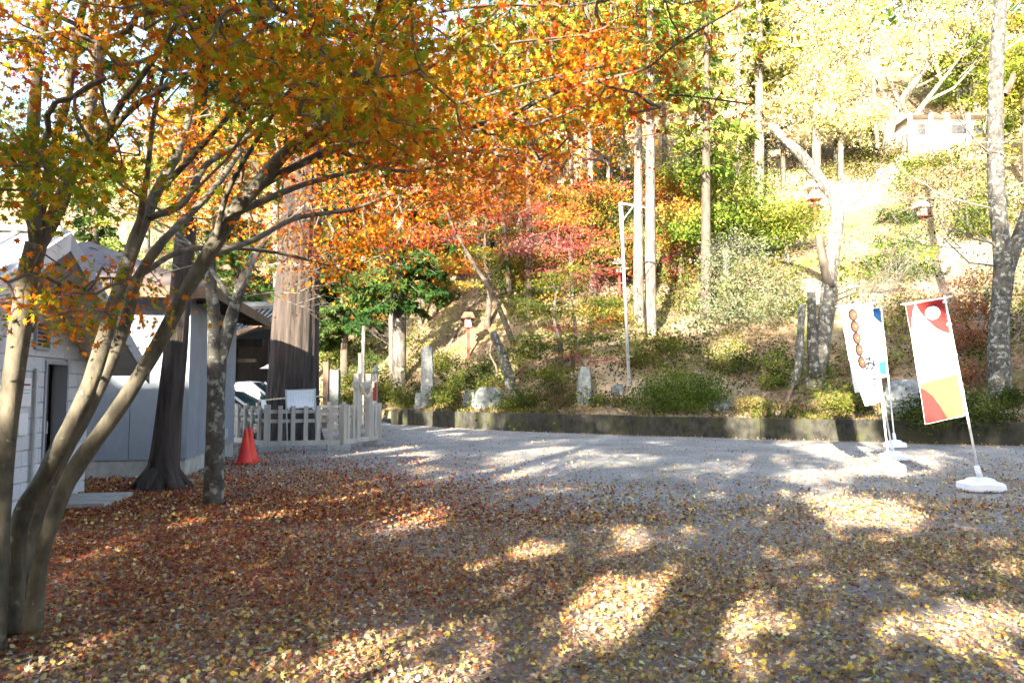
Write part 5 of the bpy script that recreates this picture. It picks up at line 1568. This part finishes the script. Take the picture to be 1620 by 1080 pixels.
# ------------------------------------------------------------------ shrubs
def shrub(label, px, pb, rx, ry, pal, n, size, name='shrub', tmpl=OVAL, up=.3, group='shrubs above the retaining wall', stems=7, loose=0.0, mat='twig', cat='shrub', Yo=None):
    B = hill(px, pb) if Yo is None else gnd(px, pb)
    Y = B[1]; k = Y / FPX
    t = thing(name, label, cat, tuple(B), group)
    R3 = np.array([rx * k, min(rx * k, 1.5 * ry * k + .3), 2 * ry * k])
    m = max(10, n // 45)
    d = nrm(rng.normal(size=(m, 3))); d[:, 2] = np.abs(d[:, 2]) * 1.0
    cc = B + d * (rng.random((m, 1)) ** .35) * R3 * rng.uniform(.82, 1.05 + loose, (m, 1))
    cc[:, 2] = np.maximum(cc[:, 2], HT(cc[:, 0], cc[:, 1]) + .03)
    lp = []
    sg = .13 + .05 * rx * k
    for c in cc:
        q = int(45 * random.uniform(.6, 1.4))
        pos = c + rng.normal(size=(q, 3)) * np.array([sg, sg, sg * .7])
        bc = np.array(pal[rng.integers(len(pal))]) * rng.uniform(.75, 1.25)
        col = np.clip(bc * (1 + rng.normal(size=(q, 1)) * .22) * (1 + rng.normal(size=(q, 3)) * .06), .004, .8)
        lp.append(leaves(tmpl, pos, rng.uniform(.6, 1.3, q) * size, col, up))
    V, F, C = join_leaves(lp)
    mesh_obj('foliage', V, F, 'leaf', t, False, C, kind='stuff')
    V, F = grow([B + rng.normal(size=3) * [.1, .1, 0] for _ in range(3)], cc[rng.choice(m, min(m, 60), replace=False)], .4, .006, .45, .05)
    mesh_obj('stems', V, F, mat, t, kind='stuff')
    return t
AZ = [(.04, .062, .011), (.06, .082, .014), (.09, .105, .018)]
AZY = [(.11, .125, .02), (.16, .16, .028), (.065, .09, .016)]
AZD = [(.035, .055, .013), (.055, .075, .016), (.08, .09, .02)]
BRN = [(.16, .10, .05), (.22, .15, .08), (.11, .09, .04)]
RUS = [(.24, .08, .035), (.30, .12, .05), (.18, .07, .04)]
shrub('large clipped green azalea mound above the wall right of the steel pole', 1075, 648, 88, 34, [(.065, .105, .014), (.095, .135, .02), (.13, .16, .028)], 14000, .07)
shrub('broad dark green azalea mound behind the red white and gold banner', 1508, 668, 92, 26, AZD, 7500, .075)
shrub('yellow green azalea beside the stone monument plinth', 640, 642, 34, 16, AZY, 2600, .08)
shrub('green azalea right of the stone monument', 706, 640, 32, 20, AZ, 3000, .08)
shrub('dark green azalea behind the stone monument and lantern post', 742, 612, 44, 24, AZD + AZ, 3600, .085)
shrub('bright yellow green bush behind the stone slab top', 700, 588, 26, 16, AZY, 1600, .09)
shrub('low green azalea below the leaning cut trunk', 826, 646, 30, 12, AZ, 2200, .07)
shrub('green bush behind the broad stone block', 772, 622, 40, 14, AZD + AZY, 2200, .08)
shrub('greyish leafless looking bush right of the leaning trunk', 872, 630, 40, 18, BRN + AZD, 2400, .06)
shrub('brown dry bush left of the standing stone', 890, 642, 30, 10, BRN, 1400, .06)
shrub('small dark green azalea at the right foot of the standing stone', 948, 642, 18, 9, AZD, 1200, .065)
shrub('small green azalea between boulder and big mound', 985, 642, 20, 10, AZ + BRN, 1200, .065)
shrub('small olive bush at the right foot of the big azalea mound', 1192, 650, 34, 12, AZY + BRN, 2000, .065)
shrub('sunlit yellow green low bush right of the pruned tree', 1340, 652, 46, 14, AZY, 2600, .07)
shrub('leafy green shrub against the left of the pruned tree', 1228, 612, 28, 34, AZ + LG, 2600, .085, loose=.2)
shrub('bushy green shrub below the silvery one', 1160, 590, 40, 26, AZ + AZY, 2600, .085, loose=.2)
shrub('tall silvery leafed shrub in the middle of the slope', 1165, 520, 78, 72, SIL, 8500, .10, 'silver_shrub', loose=.25)
shrub('smaller silvery shrub right of the tall one', 1245, 500, 34, 40, SIL + AZY, 2800, .10, 'silver_shrub', loose=.3)
shrub('dark green conifer bush on the slope above the banners', 1425, 440, 58, 34, DG + LG, 4200, .13, loose=.1)
shrub('rounded yellow green bush on the terrace edge', 1365, 418, 34, 22, PALE_GLARE, 2400, .11)
shrub('reddish brown twiggy bush left of the lichen tree', 1535, 560, 44, 66, RUS, 4200, .075, loose=.25)
shrub('rust orange low bush behind the right banner', 1520, 610, 34, 22, RUS + BRN, 2000, .07)
shrub('brownish tangled bush behind the banner tops', 1440, 530, 50, 38, BRN + AZ, 3000, .075, loose=.3)
shrub('yellow green bush on the slope right of the pruned tree', 1375, 600, 40, 26, AZY + BRN, 2600, .075, loose=.2)
shrub('yellow sunlit bush below the white house', 1465, 262, 46, 10, PALE_GLARE, 2000, .14)
shrub('bright bush row on the terrace rim', 1560, 268, 50, 14, PALE_GLARE, 2000, .14)
shrub('mossy bush below the paired cedar trunks', 1062, 560, 38, 13, AZY + AZ, 2000, .08)
shrub('yellow green bush at the foot of the steel pole', 1020, 580, 28, 12, AZY, 1500, .08)
shrub('green bush behind the fence left of the gate', 540, 640, 30, 12, AZY + AZ, 1800, .085)
shrub('leafy bush right of the small stone figure', 610, 634, 26, 14, AZY, 1800, .085)
shrub('dark bush under the dark sprays behind the marker', 560, 612, 34, 18, DG + AZY, 2200, .1)
shrub('green bush in the gap left of the thick cedar', 590, 585, 30, 20, AZY + DG, 2000, .1)
shrub('dark shrub by the lantern on the terrace', 1420, 352, 40, 12, AZ + DG, 1600, .12)
shrub('pale yellow bush on the bright slope left of the high lantern', 1235, 345, 38, 20, PALE_GLARE, 2200, .13)
shrub('green bush at the foot of the lichen tree', 1600, 640, 24, 16, AZD, 1500, .075)
shrub('green brush on the slope by the lichen tree', 1545, 372, 50, 26, LG + AZ, 2600, .12, loose=.2)
shrub('mixed autumn brush between the cedars at mid slope', 960, 520, 44, 26, MIX + AZ, 2600, .10, loose=.3)
shrub('reddish brush right of the paired cedars', 1075, 455, 34, 30, RDP + LG, 2400, .11, loose=.3)
# dark pine sapling by the hut
PN = [(.02, .045, .014), (.035, .065, .02)]
B = gnd(22, 800)
pn = thing('pine_sapling', 'dark green pine sapling in front of the hut wall at far left', 'shrub', tuple(B))
lp = []; tg = []
for k in range(46):
    c = at(random.uniform(-14, 46), random.uniform(610, 800), B[1] + random.uniform(-.15, .25))
    tg.append(c)
    n = 60
    lp.append(leaves(NEEDLE, c + rng.normal(size=(n, 3)) * .015, rng.uniform(.06, .11, n), palette(PN, n, .2), 0, rng.normal(size=(n, 3)) + [0, 0, .6], .2))
V, F, C = join_leaves(lp)
mesh_obj('needles', V, F, 'leaf', pn, False, C, kind='stuff')
V, F = grow([B + Z_ * z for z in (0, .2, .4, .6, .8)], tg, .2, .005, .5, .02)
mesh_obj('stems', V, F, 'twig', pn, kind='stuff')
# bare brush on the right slope
for (lab, px, py, n_) in (('leafless grey brush arching behind the white banners', 1400, 470, 9), ('leafless brush leaning out right of the pruned tree', 1370, 520, 8), ('reddish leafless brush left of the lichen tree', 1500, 520, 9), ('leafless pale brush on the bank behind the gate', 640, 560, 7), ('leafless brush at the right end above the wall', 1610, 560, 7)):
    B = hill(px, py)
    t = thing('bare_brush', lab, 'shrub', tuple(B), 'leafless brush on the slope')
    bare_twigs([(B + [random.uniform(-.5, .5), random.uniform(-.3, .3), 0], (random.uniform(-.9, .9), random.uniform(-.6, .3), random.uniform(.6, 1.2))) for _ in range(n_)], t, 4, 1.3, .5, 3, .016, 'grey_twig')

# fallen sticks and roots on the sunlit bank
for k, (px, py, px2, py2) in enumerate(((705, 560, 760, 470), (640, 470, 690, 500), (745, 480, 790, 560), (1245, 640, 1265, 612), (690, 585, 640, 520))):
    a, b = hill(px, py), hill(px2, py2)
    o = mesh_obj('fallen_branch', *tube([a + Z_ * .06, (a + b) / 2 + Z_ * .35, b + Z_ * .1], [.06, .05, .025], 7), 'twig', None, True, origin=a)
    tag(o, ['long fallen branch lying up the bright bank left of the lantern', 'short dark branch by the dark cypress foot', 'fallen branch behind the red maple sapling', 'thin stick propped at the foot of the pruned tree', 'dead branch behind the stone monument'][k], 'branch', 'fallen branches on the slope')

# ------------------------------------------------------------------ leaf litter on the hillside
n = 26000
lx = rng.uniform(-10, 18, n); lw = rng.random(n) ** 1.3 * 16 + .15
ly = yw(lx) + lw
pos = np.column_stack([lx, ly, HT(lx, ly) + rng.uniform(.005, .03, n)])
LIT = [(.15, .08, .035), (.21, .13, .055), (.10, .055, .03), (.20, .06, .03), (.28, .20, .085)]
V, F, C = leaves(OVAL, pos, rng.uniform(.06, .13, n), palette(LIT, n, .25), 1.3)
mesh_obj('leaf_litter', V, F, 'dry_leaf', None, False, C, kind='stuff')
# undergrowth over the slope
UG = np.array(AZY + AZ + AZD + BRN + AZD + LG) * .8
n = 5200
ux = rng.uniform(-42, 26, n); uw = rng.random(n) ** .8 * 34 + .5
uy = yw(ux) + uw
fld = np.sin(ux * .9 + 1.1 * np.sin(uy * .5)) + np.sin(uy * .8 + 1.3 * np.sin(ux * .45 + 2)) + .7 * rng.normal(size=n)
upx, upy = proj(np.column_stack([ux, uy, HT(ux, uy)]))
bare = (((upx - 1075) / 100) ** 2 + ((upy - 640) / 45) ** 2 < 1) | (((upx - 735) / 85) ** 2 + ((upy - 505) / 70) ** 2 < 1) | (((upx - 1320) / 110) ** 2 + ((upy - 350) / 60) ** 2 < 1)
m = (fld > -.7) & ~(bare & (rng.random(n) < .9))
ux, uy = ux[m], uy[m]
lp = []
for x, y in zip(ux, uy):
    q = int(rng.integers(30, 75)); hgt = rng.uniform(.25, 1.1)
    xx = x + rng.normal(size=q) * .38; yy = y + rng.normal(size=q) * .38
    pos = np.column_stack([xx, yy, HT(xx, yy) + rng.random(q) * hgt])
    bc = UG[rng.integers(len(UG))] * rng.uniform(.75, 1.25)
    lp.append(leaves(OVAL, pos, rng.uniform(.07, .15, q) * (1 + .015 * (y - 20)), np.clip(bc * (1 + rng.normal(size=(q, 1)) * .22), .004, .8), .35))
V, F, C = join_leaves(lp)
mesh_obj('undergrowth', V, F, 'leaf', None, False, C, kind='stuff')
# grass and ferns tufts along the wall top
n = 9000
lx = rng.uniform(-5, 17, n); lw = np.abs(rng.normal(size=n)) * 1.1 + .12
m = np.sin(lx * 1.7) + np.sin(lx * .63 + 2) + rng.normal(size=n) * .5 > .4
lx, lw = lx[m], lw[m]
pos = np.column_stack([lx, yw(lx) + lw, HT(lx, yw(lx) + lw)])
nn_ = len(pos)
V, F, C = leaves(NEEDLE, pos, rng.uniform(.08, .22, nn_), palette(AZY + AZ + BRN, nn_, .25), 0, np.tile([0, -.2, 1.0], (nn_, 1)), .45)
mesh_obj('bank_grass', V, F, 'leaf', None, False, C, kind='stuff')
# far wood that closes the view above the slope
n = 1500
cx_ = rng.uniform(-55, 60, n); cw = rng.uniform(34, 85, n)
cy_ = yw(cx_) + cw
cz_ = HT(cx_, cy_) + rng.uniform(1.5, 11, n)
lp = []
fp = np.array(YG + DG + MIX + LG)
for k in range(n):
    q = 40
    pos = np.array([cx_[k], cy_[k], cz_[k]]) + rng.normal(size=(q, 3)) * [1.2, 1.2, .8]
    bc = fp[rng.integers(len(fp))] * rng.uniform(.75, 1.2)
    lp.append(leaves(OVAL, pos, rng.uniform(.45, .8, q), np.clip(bc * (1 + rng.normal(size=(q, 1)) * .2), .004, .8), .5))
V, F, C = join_leaves(lp)
mesh_obj('far_wood', V, F, 'leaf', None, False, C, kind='stuff')

# ================================================================== fallen leaves on the court
def litter_density(x, y):
    """0..1 cover by place: thick under the maple and along the left, thin on the open gravel"""
    px, py = proj(np.column_stack([x, y, np.zeros_like(x)]))
    left = 1 / (1 + np.exp((x + .5 + .22 * (y - 6)) / 1.1))
    near = 1 / (1 + np.exp((y - 6.6 - .30 * np.clip(x, -2, 4)) / .9))
    d = .035 + .95 * left * np.exp(-np.maximum(y - 11, 0) / 3.5) + .68 * near * (1 - left) + .20 * np.exp(-((y - 9) / 2.2) ** 2)
    d += .20 * np.exp(-((x - 9.5) / 3) ** 2 - ((y - 11.5) / 3.5) ** 2)
    edge = np.exp(-np.maximum(yw(x) - y, 0) / .5)
    d += .35 * edge
    n_ = np.sin(x * 1.9 + 1.3 * np.sin(y * 1.1)) + np.sin(y * 2.3 + 1.7 * np.sin(x * .8 + 1)) + .6 * np.sin(x * 5 + y * 3) + .5 * np.sin(x * 9 - y * 7)
    d = d * np.clip(1 + .22 * n_, .35, 1.5)
    return np.clip(d, 0, 1)
fx, fy = [], []
for y0 in np.arange(2.6, 29, .4):
    rate = 2300 if y0 < 6.5 else 2300 * (6.5 / y0) ** 1.8
    hw_ = .80 * y0 + .9
    k = int(rate * 2 * hw_ * .4)
    fx.append(rng.uniform(-hw_, hw_, k)); fy.append(y0 + rng.random(k) * .4)
fx, fy = np.concatenate(fx), np.concatenate(fy)
keep = (rng.random(len(fx)) < litter_density(fx, fy)) & (fy < yw(fx) - .02)
fx, fy = fx[keep], fy[keep]
n = len(fx)
red = np.clip(1 / (1 + np.exp((fx + 1.0 - .1 * fy + .5 * np.sin(fy * 2)) / .9)), .12, .95) * np.clip((fy - 2.8) / 2.6, .15, 1)
REDL = [(.27, .062, .03), (.34, .10, .038), (.22, .07, .045), (.42, .20, .055), (.18, .085, .06)]
YELL = [(.50, .36, .09), (.52, .42, .18), (.44, .28, .07), (.34, .24, .115), (.43, .37, .25)]
BRNL = [(.26, .155, .10), (.33, .215, .14), (.20, .115, .08), (.36, .19, .115), (.40, .29, .19)]
u = rng.random(n)
isr = u < red * .8
isy = (~isr) & (u < red * .8 + (1 - red) * .46 * np.clip(1.25 - (fy - 5) / 9, .12, 1) + .10)
isb = ~(isr | isy)
fz = rng.uniform(.002, .022, n)
P3 = np.column_stack([fx, fy, fz])
parts_ = []
far_ = fy > 7.5
pick_ = rng.random(n) < .55
for msk, tm, pal, s0, s1, up in ((isr, MAPLE5, REDL, .022, .038, .9), (isy & pick_, MAPLE5, YELL, .022, .040, .9), (isy & ~pick_, GINKGO, YELL, .019, .034, .9), (isb, MAPLE5, BRNL, .020, .036, .8)):
    for fm in (0, 1, 2):
        mm = msk & (((fy > 5.0).astype(int) + (fy > 8.0)) == fm)
        k = int(mm.sum())
        parts_.append(leaves((tm, LOBE3, WIDE)[fm], P3[mm], rng.uniform(s0, s1, k) * (1.0, 1.15, 1.5)[fm], palette(pal, k, .25), up))
V, F, C = join_leaves(parts_)
V[:, 2] = np.maximum(V[:, 2], .001 + rng.random(len(V)) * .002)
fallen = mesh_obj('fallen_leaves', V, F, 'dry_leaf', None, False, C, kind='stuff')
print('fallen', n, 'tris', len(F))
# the nearest fallen leaves, one by one
proto = []
for k in range(18):
    tm, pal = ((GINKGO, YELL), (MAPLE, REDL), (MAPLE, YELL))[k % 3]
    V, F, C = leaves(tm, np.zeros((1, 3)), [1.0], palette(pal, 1, .2), 30)
    proto.append(mesh_obj('fallen_leaf', V, F, 'dry_leaf', court, False, C))
for k in range(300):
    src = proto[k % 18]
    if k < 18: o = src
    else:
        o = bpy.data.objects.new('fallen_leaf', src.data); COL.objects.link(o); o.parent = court
    y = random.uniform(3.2, 5.6); x = random.uniform(-.72, .72) * y
    s = random.uniform(.022, .036)
    o.location = (x, y, random.uniform(.018, .03))
    o.rotation_euler = (random.uniform(-.3, .3), random.uniform(-.3, .3), random.uniform(0, 6.28))
    o.scale = (s, s, s)
# pebbles
n = 14000
gy = 2.8 + 16 * rng.random(n) ** 1.4; gx = rng.uniform(-1, 1, n) * (.78 * gy + .4)
OV8 = np.array([(1, 0, 0), (-1, 0, 0), (0, 1, 0), (0, -1, 0), (0, 0, .6), (0, 0, -.6)])
OF8 = np.array([(0, 2, 4), (2, 1, 4), (1, 3, 4), (3, 0, 4)])
s = rng.uniform(.006, .016, n)
V = (OV8[None] * s[:, None, None] * rng.uniform(.6, 1.3, (n, 6, 1)) + np.column_stack([gx, gy, np.zeros(n)])[:, None, :]).reshape(-1, 3)
F = (OF8[None] + (np.arange(n) * 6)[:, None, None]).reshape(-1, 3)
mesh_obj('loose_gravel', V, F, 'pebble', None, False, kind='stuff')
# a grass tuft on the gravel
B = gnd(1530, 943)
gt = thing('grass_tuft', 'small flat green grass tuft on the gravel at lower right', 'grass', tuple(B))
n = 150
pos = B + rng.normal(size=(n, 3)) * [.10, .06, 0]
V, F, C = leaves(NEEDLE, pos, rng.uniform(.02, .045, n), palette([(.08, .12, .02), (.12, .15, .03)], n, .2), 0, np.tile([0, 0, .7], (n, 1)), .6)
mesh_obj('blades', V, F, 'leaf', gt, False, C, kind='stuff')

# ================================================================== tall trees behind the viewpoint: they shade the court
LIT_GROUND = [  # px, py, half width, half height, share of leaves left in the gap
    (1045, 968, 108, 56, 0), (960, 1010, 60, 25, .1), (1120, 1000, 50, 30, .2), (1000, 855, 38, 19, 0), (858, 867, 45, 12, 0), (1375, 808, 85, 20, 0), (1315, 790, 55, 12, 0), (1290, 750, 65, 12, 0),
    (1200, 723, 65, 7, 0), (1405, 735, 70, 18, 0), (1170, 778, 45, 7, .1), (1330, 708, 80, 9, .1), (1530, 992, 78, 42, 0), (1360, 862, 35, 12, .35),
    (560, 1056, 135, 32, 0), (700, 1066, 60, 16, .2), (735, 955, 60, 22, .4), (790, 925, 40, 12, .5), (810, 778, 45, 6, .2), (870, 736, 38, 5, .1), (930, 722, 45, 5, .1),
    (770, 752, 50, 3, .2), (985, 720, 45, 3, .1), (700, 686, 40, 4, 0), (620, 712, 30, 3, .2), (765, 693, 45, 4, .1), (860, 700, 60, 4, .2), (1560, 860, 45, 11, .4), (1270, 886, 42, 12, .4), (150, 1030, 60, 12, .2),
    (640, 838, 50, 7, .45), (700, 817, 40, 6, .45), (1460, 720, 50, 9, .1), (1560, 728, 40, 6, .4), (1450, 775, 50, 8, .4), (1050, 700, 60, 5, .3), (640, 668, 30, 6, 0), (1250, 700, 50, 6, .2), (1230, 955, 40, 20, .5), (1420, 960, 40, 14, .6), (880, 1040, 60, 20, .5)]
LIT_POINTS = [  # point, radius: places in the photograph that the sun reaches
    (sp_(0, .6, 2.6), .9), (sp_(0, 2.4, 2.7), 1.0), (sp_(0, 3.8, 2.8), .8), (hp(3.6, -.5, 2.9), .9), (hp(4.6, -1.5, 2.6), .9), (hp(2.6, 0, 3.1), .7),
    (at(320, 245, 7.2), .8), (at(430, 290, 7.2), .7), (at(480, 400, 7.2), .7), (at(560, 350, 7.5), .6), (at(620, 250, 6.5), .5), (at(880, 130, 5), .35), (at(720, 150, 4.8), .4), (at(150, 100, 4.7), .3), (at(60, 70, 4.2), .25),
    (at(800, 150, 5), .3), (at(940, 150, 5), .3), (at(540, 200, 4.6), .1),
    (at(205, 620, 4.5), .12), (at(150, 640, 4.5), .12), (at(140, 560, 4.6), .10), (at(20, 640, 4.3), .12), (at(45, 500, 4.4), .10), (at(370, 340, 4.6), .15),
    (at(1355, 570, 12.5), .75), (at(1480, 570, 10.4), .7), (at(1385, 540, 17.6), .7), (at(1400, 690, 13), .5), (at(1350, 680, 20), .6), (at(1180, 670, 21.8), .5), (at(1290, 670, 20.8), .5), (at(760, 660, 27), .6), (at(690, 660, 28.5), .6),
    (hill(735, 490) + Z_ * .5, 3.0), (hill(690, 560), 1.0), (hill(700, 450), 1.5), (hill(790, 450) + Z_, 1.8), (hill(680, 520), 1.2), (at(850, 360, 30), 2.0), (at(690, 380, 30), 1.2), (hill(1150, 560), .8), (hill(1330, 640), .8), (hill(1200, 645), .6),
    (CB + [0, -.7, 3.2], .9), (CB + [0, -.7, 5], 1.3), (CB + [0, -.7, 7], 1.3)]
SPL = [(0, 0)]
belt_spots = [(-27, -7, 15.5, 'first'), (-21, -9.5, 14.0, 'second'), (-15.5, -8.5, 13.2, 'third'), (-10, -11, 13.6, 'fourth'), (-4.5, -9, 12.8, 'fifth'), (1, -11.5, 13.4, 'sixth'), (6.5, -9.5, 12.6, 'seventh'), (12, -12, 13.6, 'eighth'), (18, -10, 13.0, 'ninth')]
ln_d = SD / np.linalg.norm(SD)
for (bx, by, bh, nth) in belt_spots:
    bh = bh + 6.2
    B = np.array([bx, by, 0.0])
    t = thing('shade_tree', 'tall leafy tree behind the viewpoint, %s from the left in its row' % nth, 'tree', tuple(B), 'row of tall trees behind the viewpoint')
    P, r = smooth_path([B, B + [.1, 0, bh * .4], B + [-.1, .1, bh * .75], B + [0, 0, bh * .95]], [.32, .26, .16, .05], 4)
    mesh_obj('trunk', *tube(P, r, 10, True, .04), 'dark_bark', t, True)
    n = 17500
    pos = np.column_stack([rng.uniform(-1, 1, n) * 3.9, rng.normal(size=n) * 1.6, rng.random(n) ** .9])
    zf = pos[:, 2]
    pos[:, 0] *= np.clip(1.25 - .75 * np.maximum(zf - .72, 0) / .28, .45 if bx < -12 else .85, 1)
    pos[:, 2] = .6 + zf * (bh - .6)
    pos = pos + B * [1, 1, 0]
    # leave the gaps through which the sun reaches the court
    keep = rng.random(n) < np.clip(1 - .62 * (pos[:, 2] - (bh - 5.5)) / 4.0, .58 if bx < -12 else .78, 1)
    tt = pos[:, 2] / -ln_d[2]
    g = pos + tt[:, None] * ln_d
    gpx, gpy = proj(g)
    ok = g[:, 1] > 1.0
    hd = np.array([math.sin(SUN_HEAD), math.cos(SUN_HEAD), 0])
    sdv = np.array([hd[1], -hd[0], 0])
    GP = [(gpx, gpy)] + [proj(g + hd * q) for q in (.25, -.25, .4, -.4)] + [proj(g + sdv * q) for q in (.16, -.16)]
    for (a, b, w, h, lf) in LIT_GROUND:
        f_ = 1.12 if (lf <= .1 and h > 30) else (.62 if h < 8.5 else .86)
        if lf >= .35: lf = .72
        w, h = w * f_, h * f_
        hit = np.zeros(n, bool)
        for qx, qy in GP:
            hit |= ((qx - a) / w) ** 2 + ((qy - b) / h) ** 2 < 1
        keep &= ~(ok & hit & (rng.random(n) > lf))
    for (p, rad) in LIT_POINTS:
        v = pos - np.array(p)
        s = v @ ln_d
        dist = np.linalg.norm(v - s[:, None] * ln_d, axis=1)
        keep &= ~((dist < rad + .16) & (s < 0))
    pos = pos[keep]
    n = len(pos)
    V, F, C = leaves(OVAL, pos - rng.normal(size=(n, 3)) * .02, rng.uniform(.30, .44, n), palette(DG + YG, n, .2), .2)
    mesh_obj('crown', V, F, 'leaf', t, False, C, kind='stuff')
    V, F = grow(P[5:], pos[rng.choice(n, 60, replace=False)], .3, .012, .42, .12)
    mesh_obj('branches', V, F, 'dark_bark', t, kind='stuff')
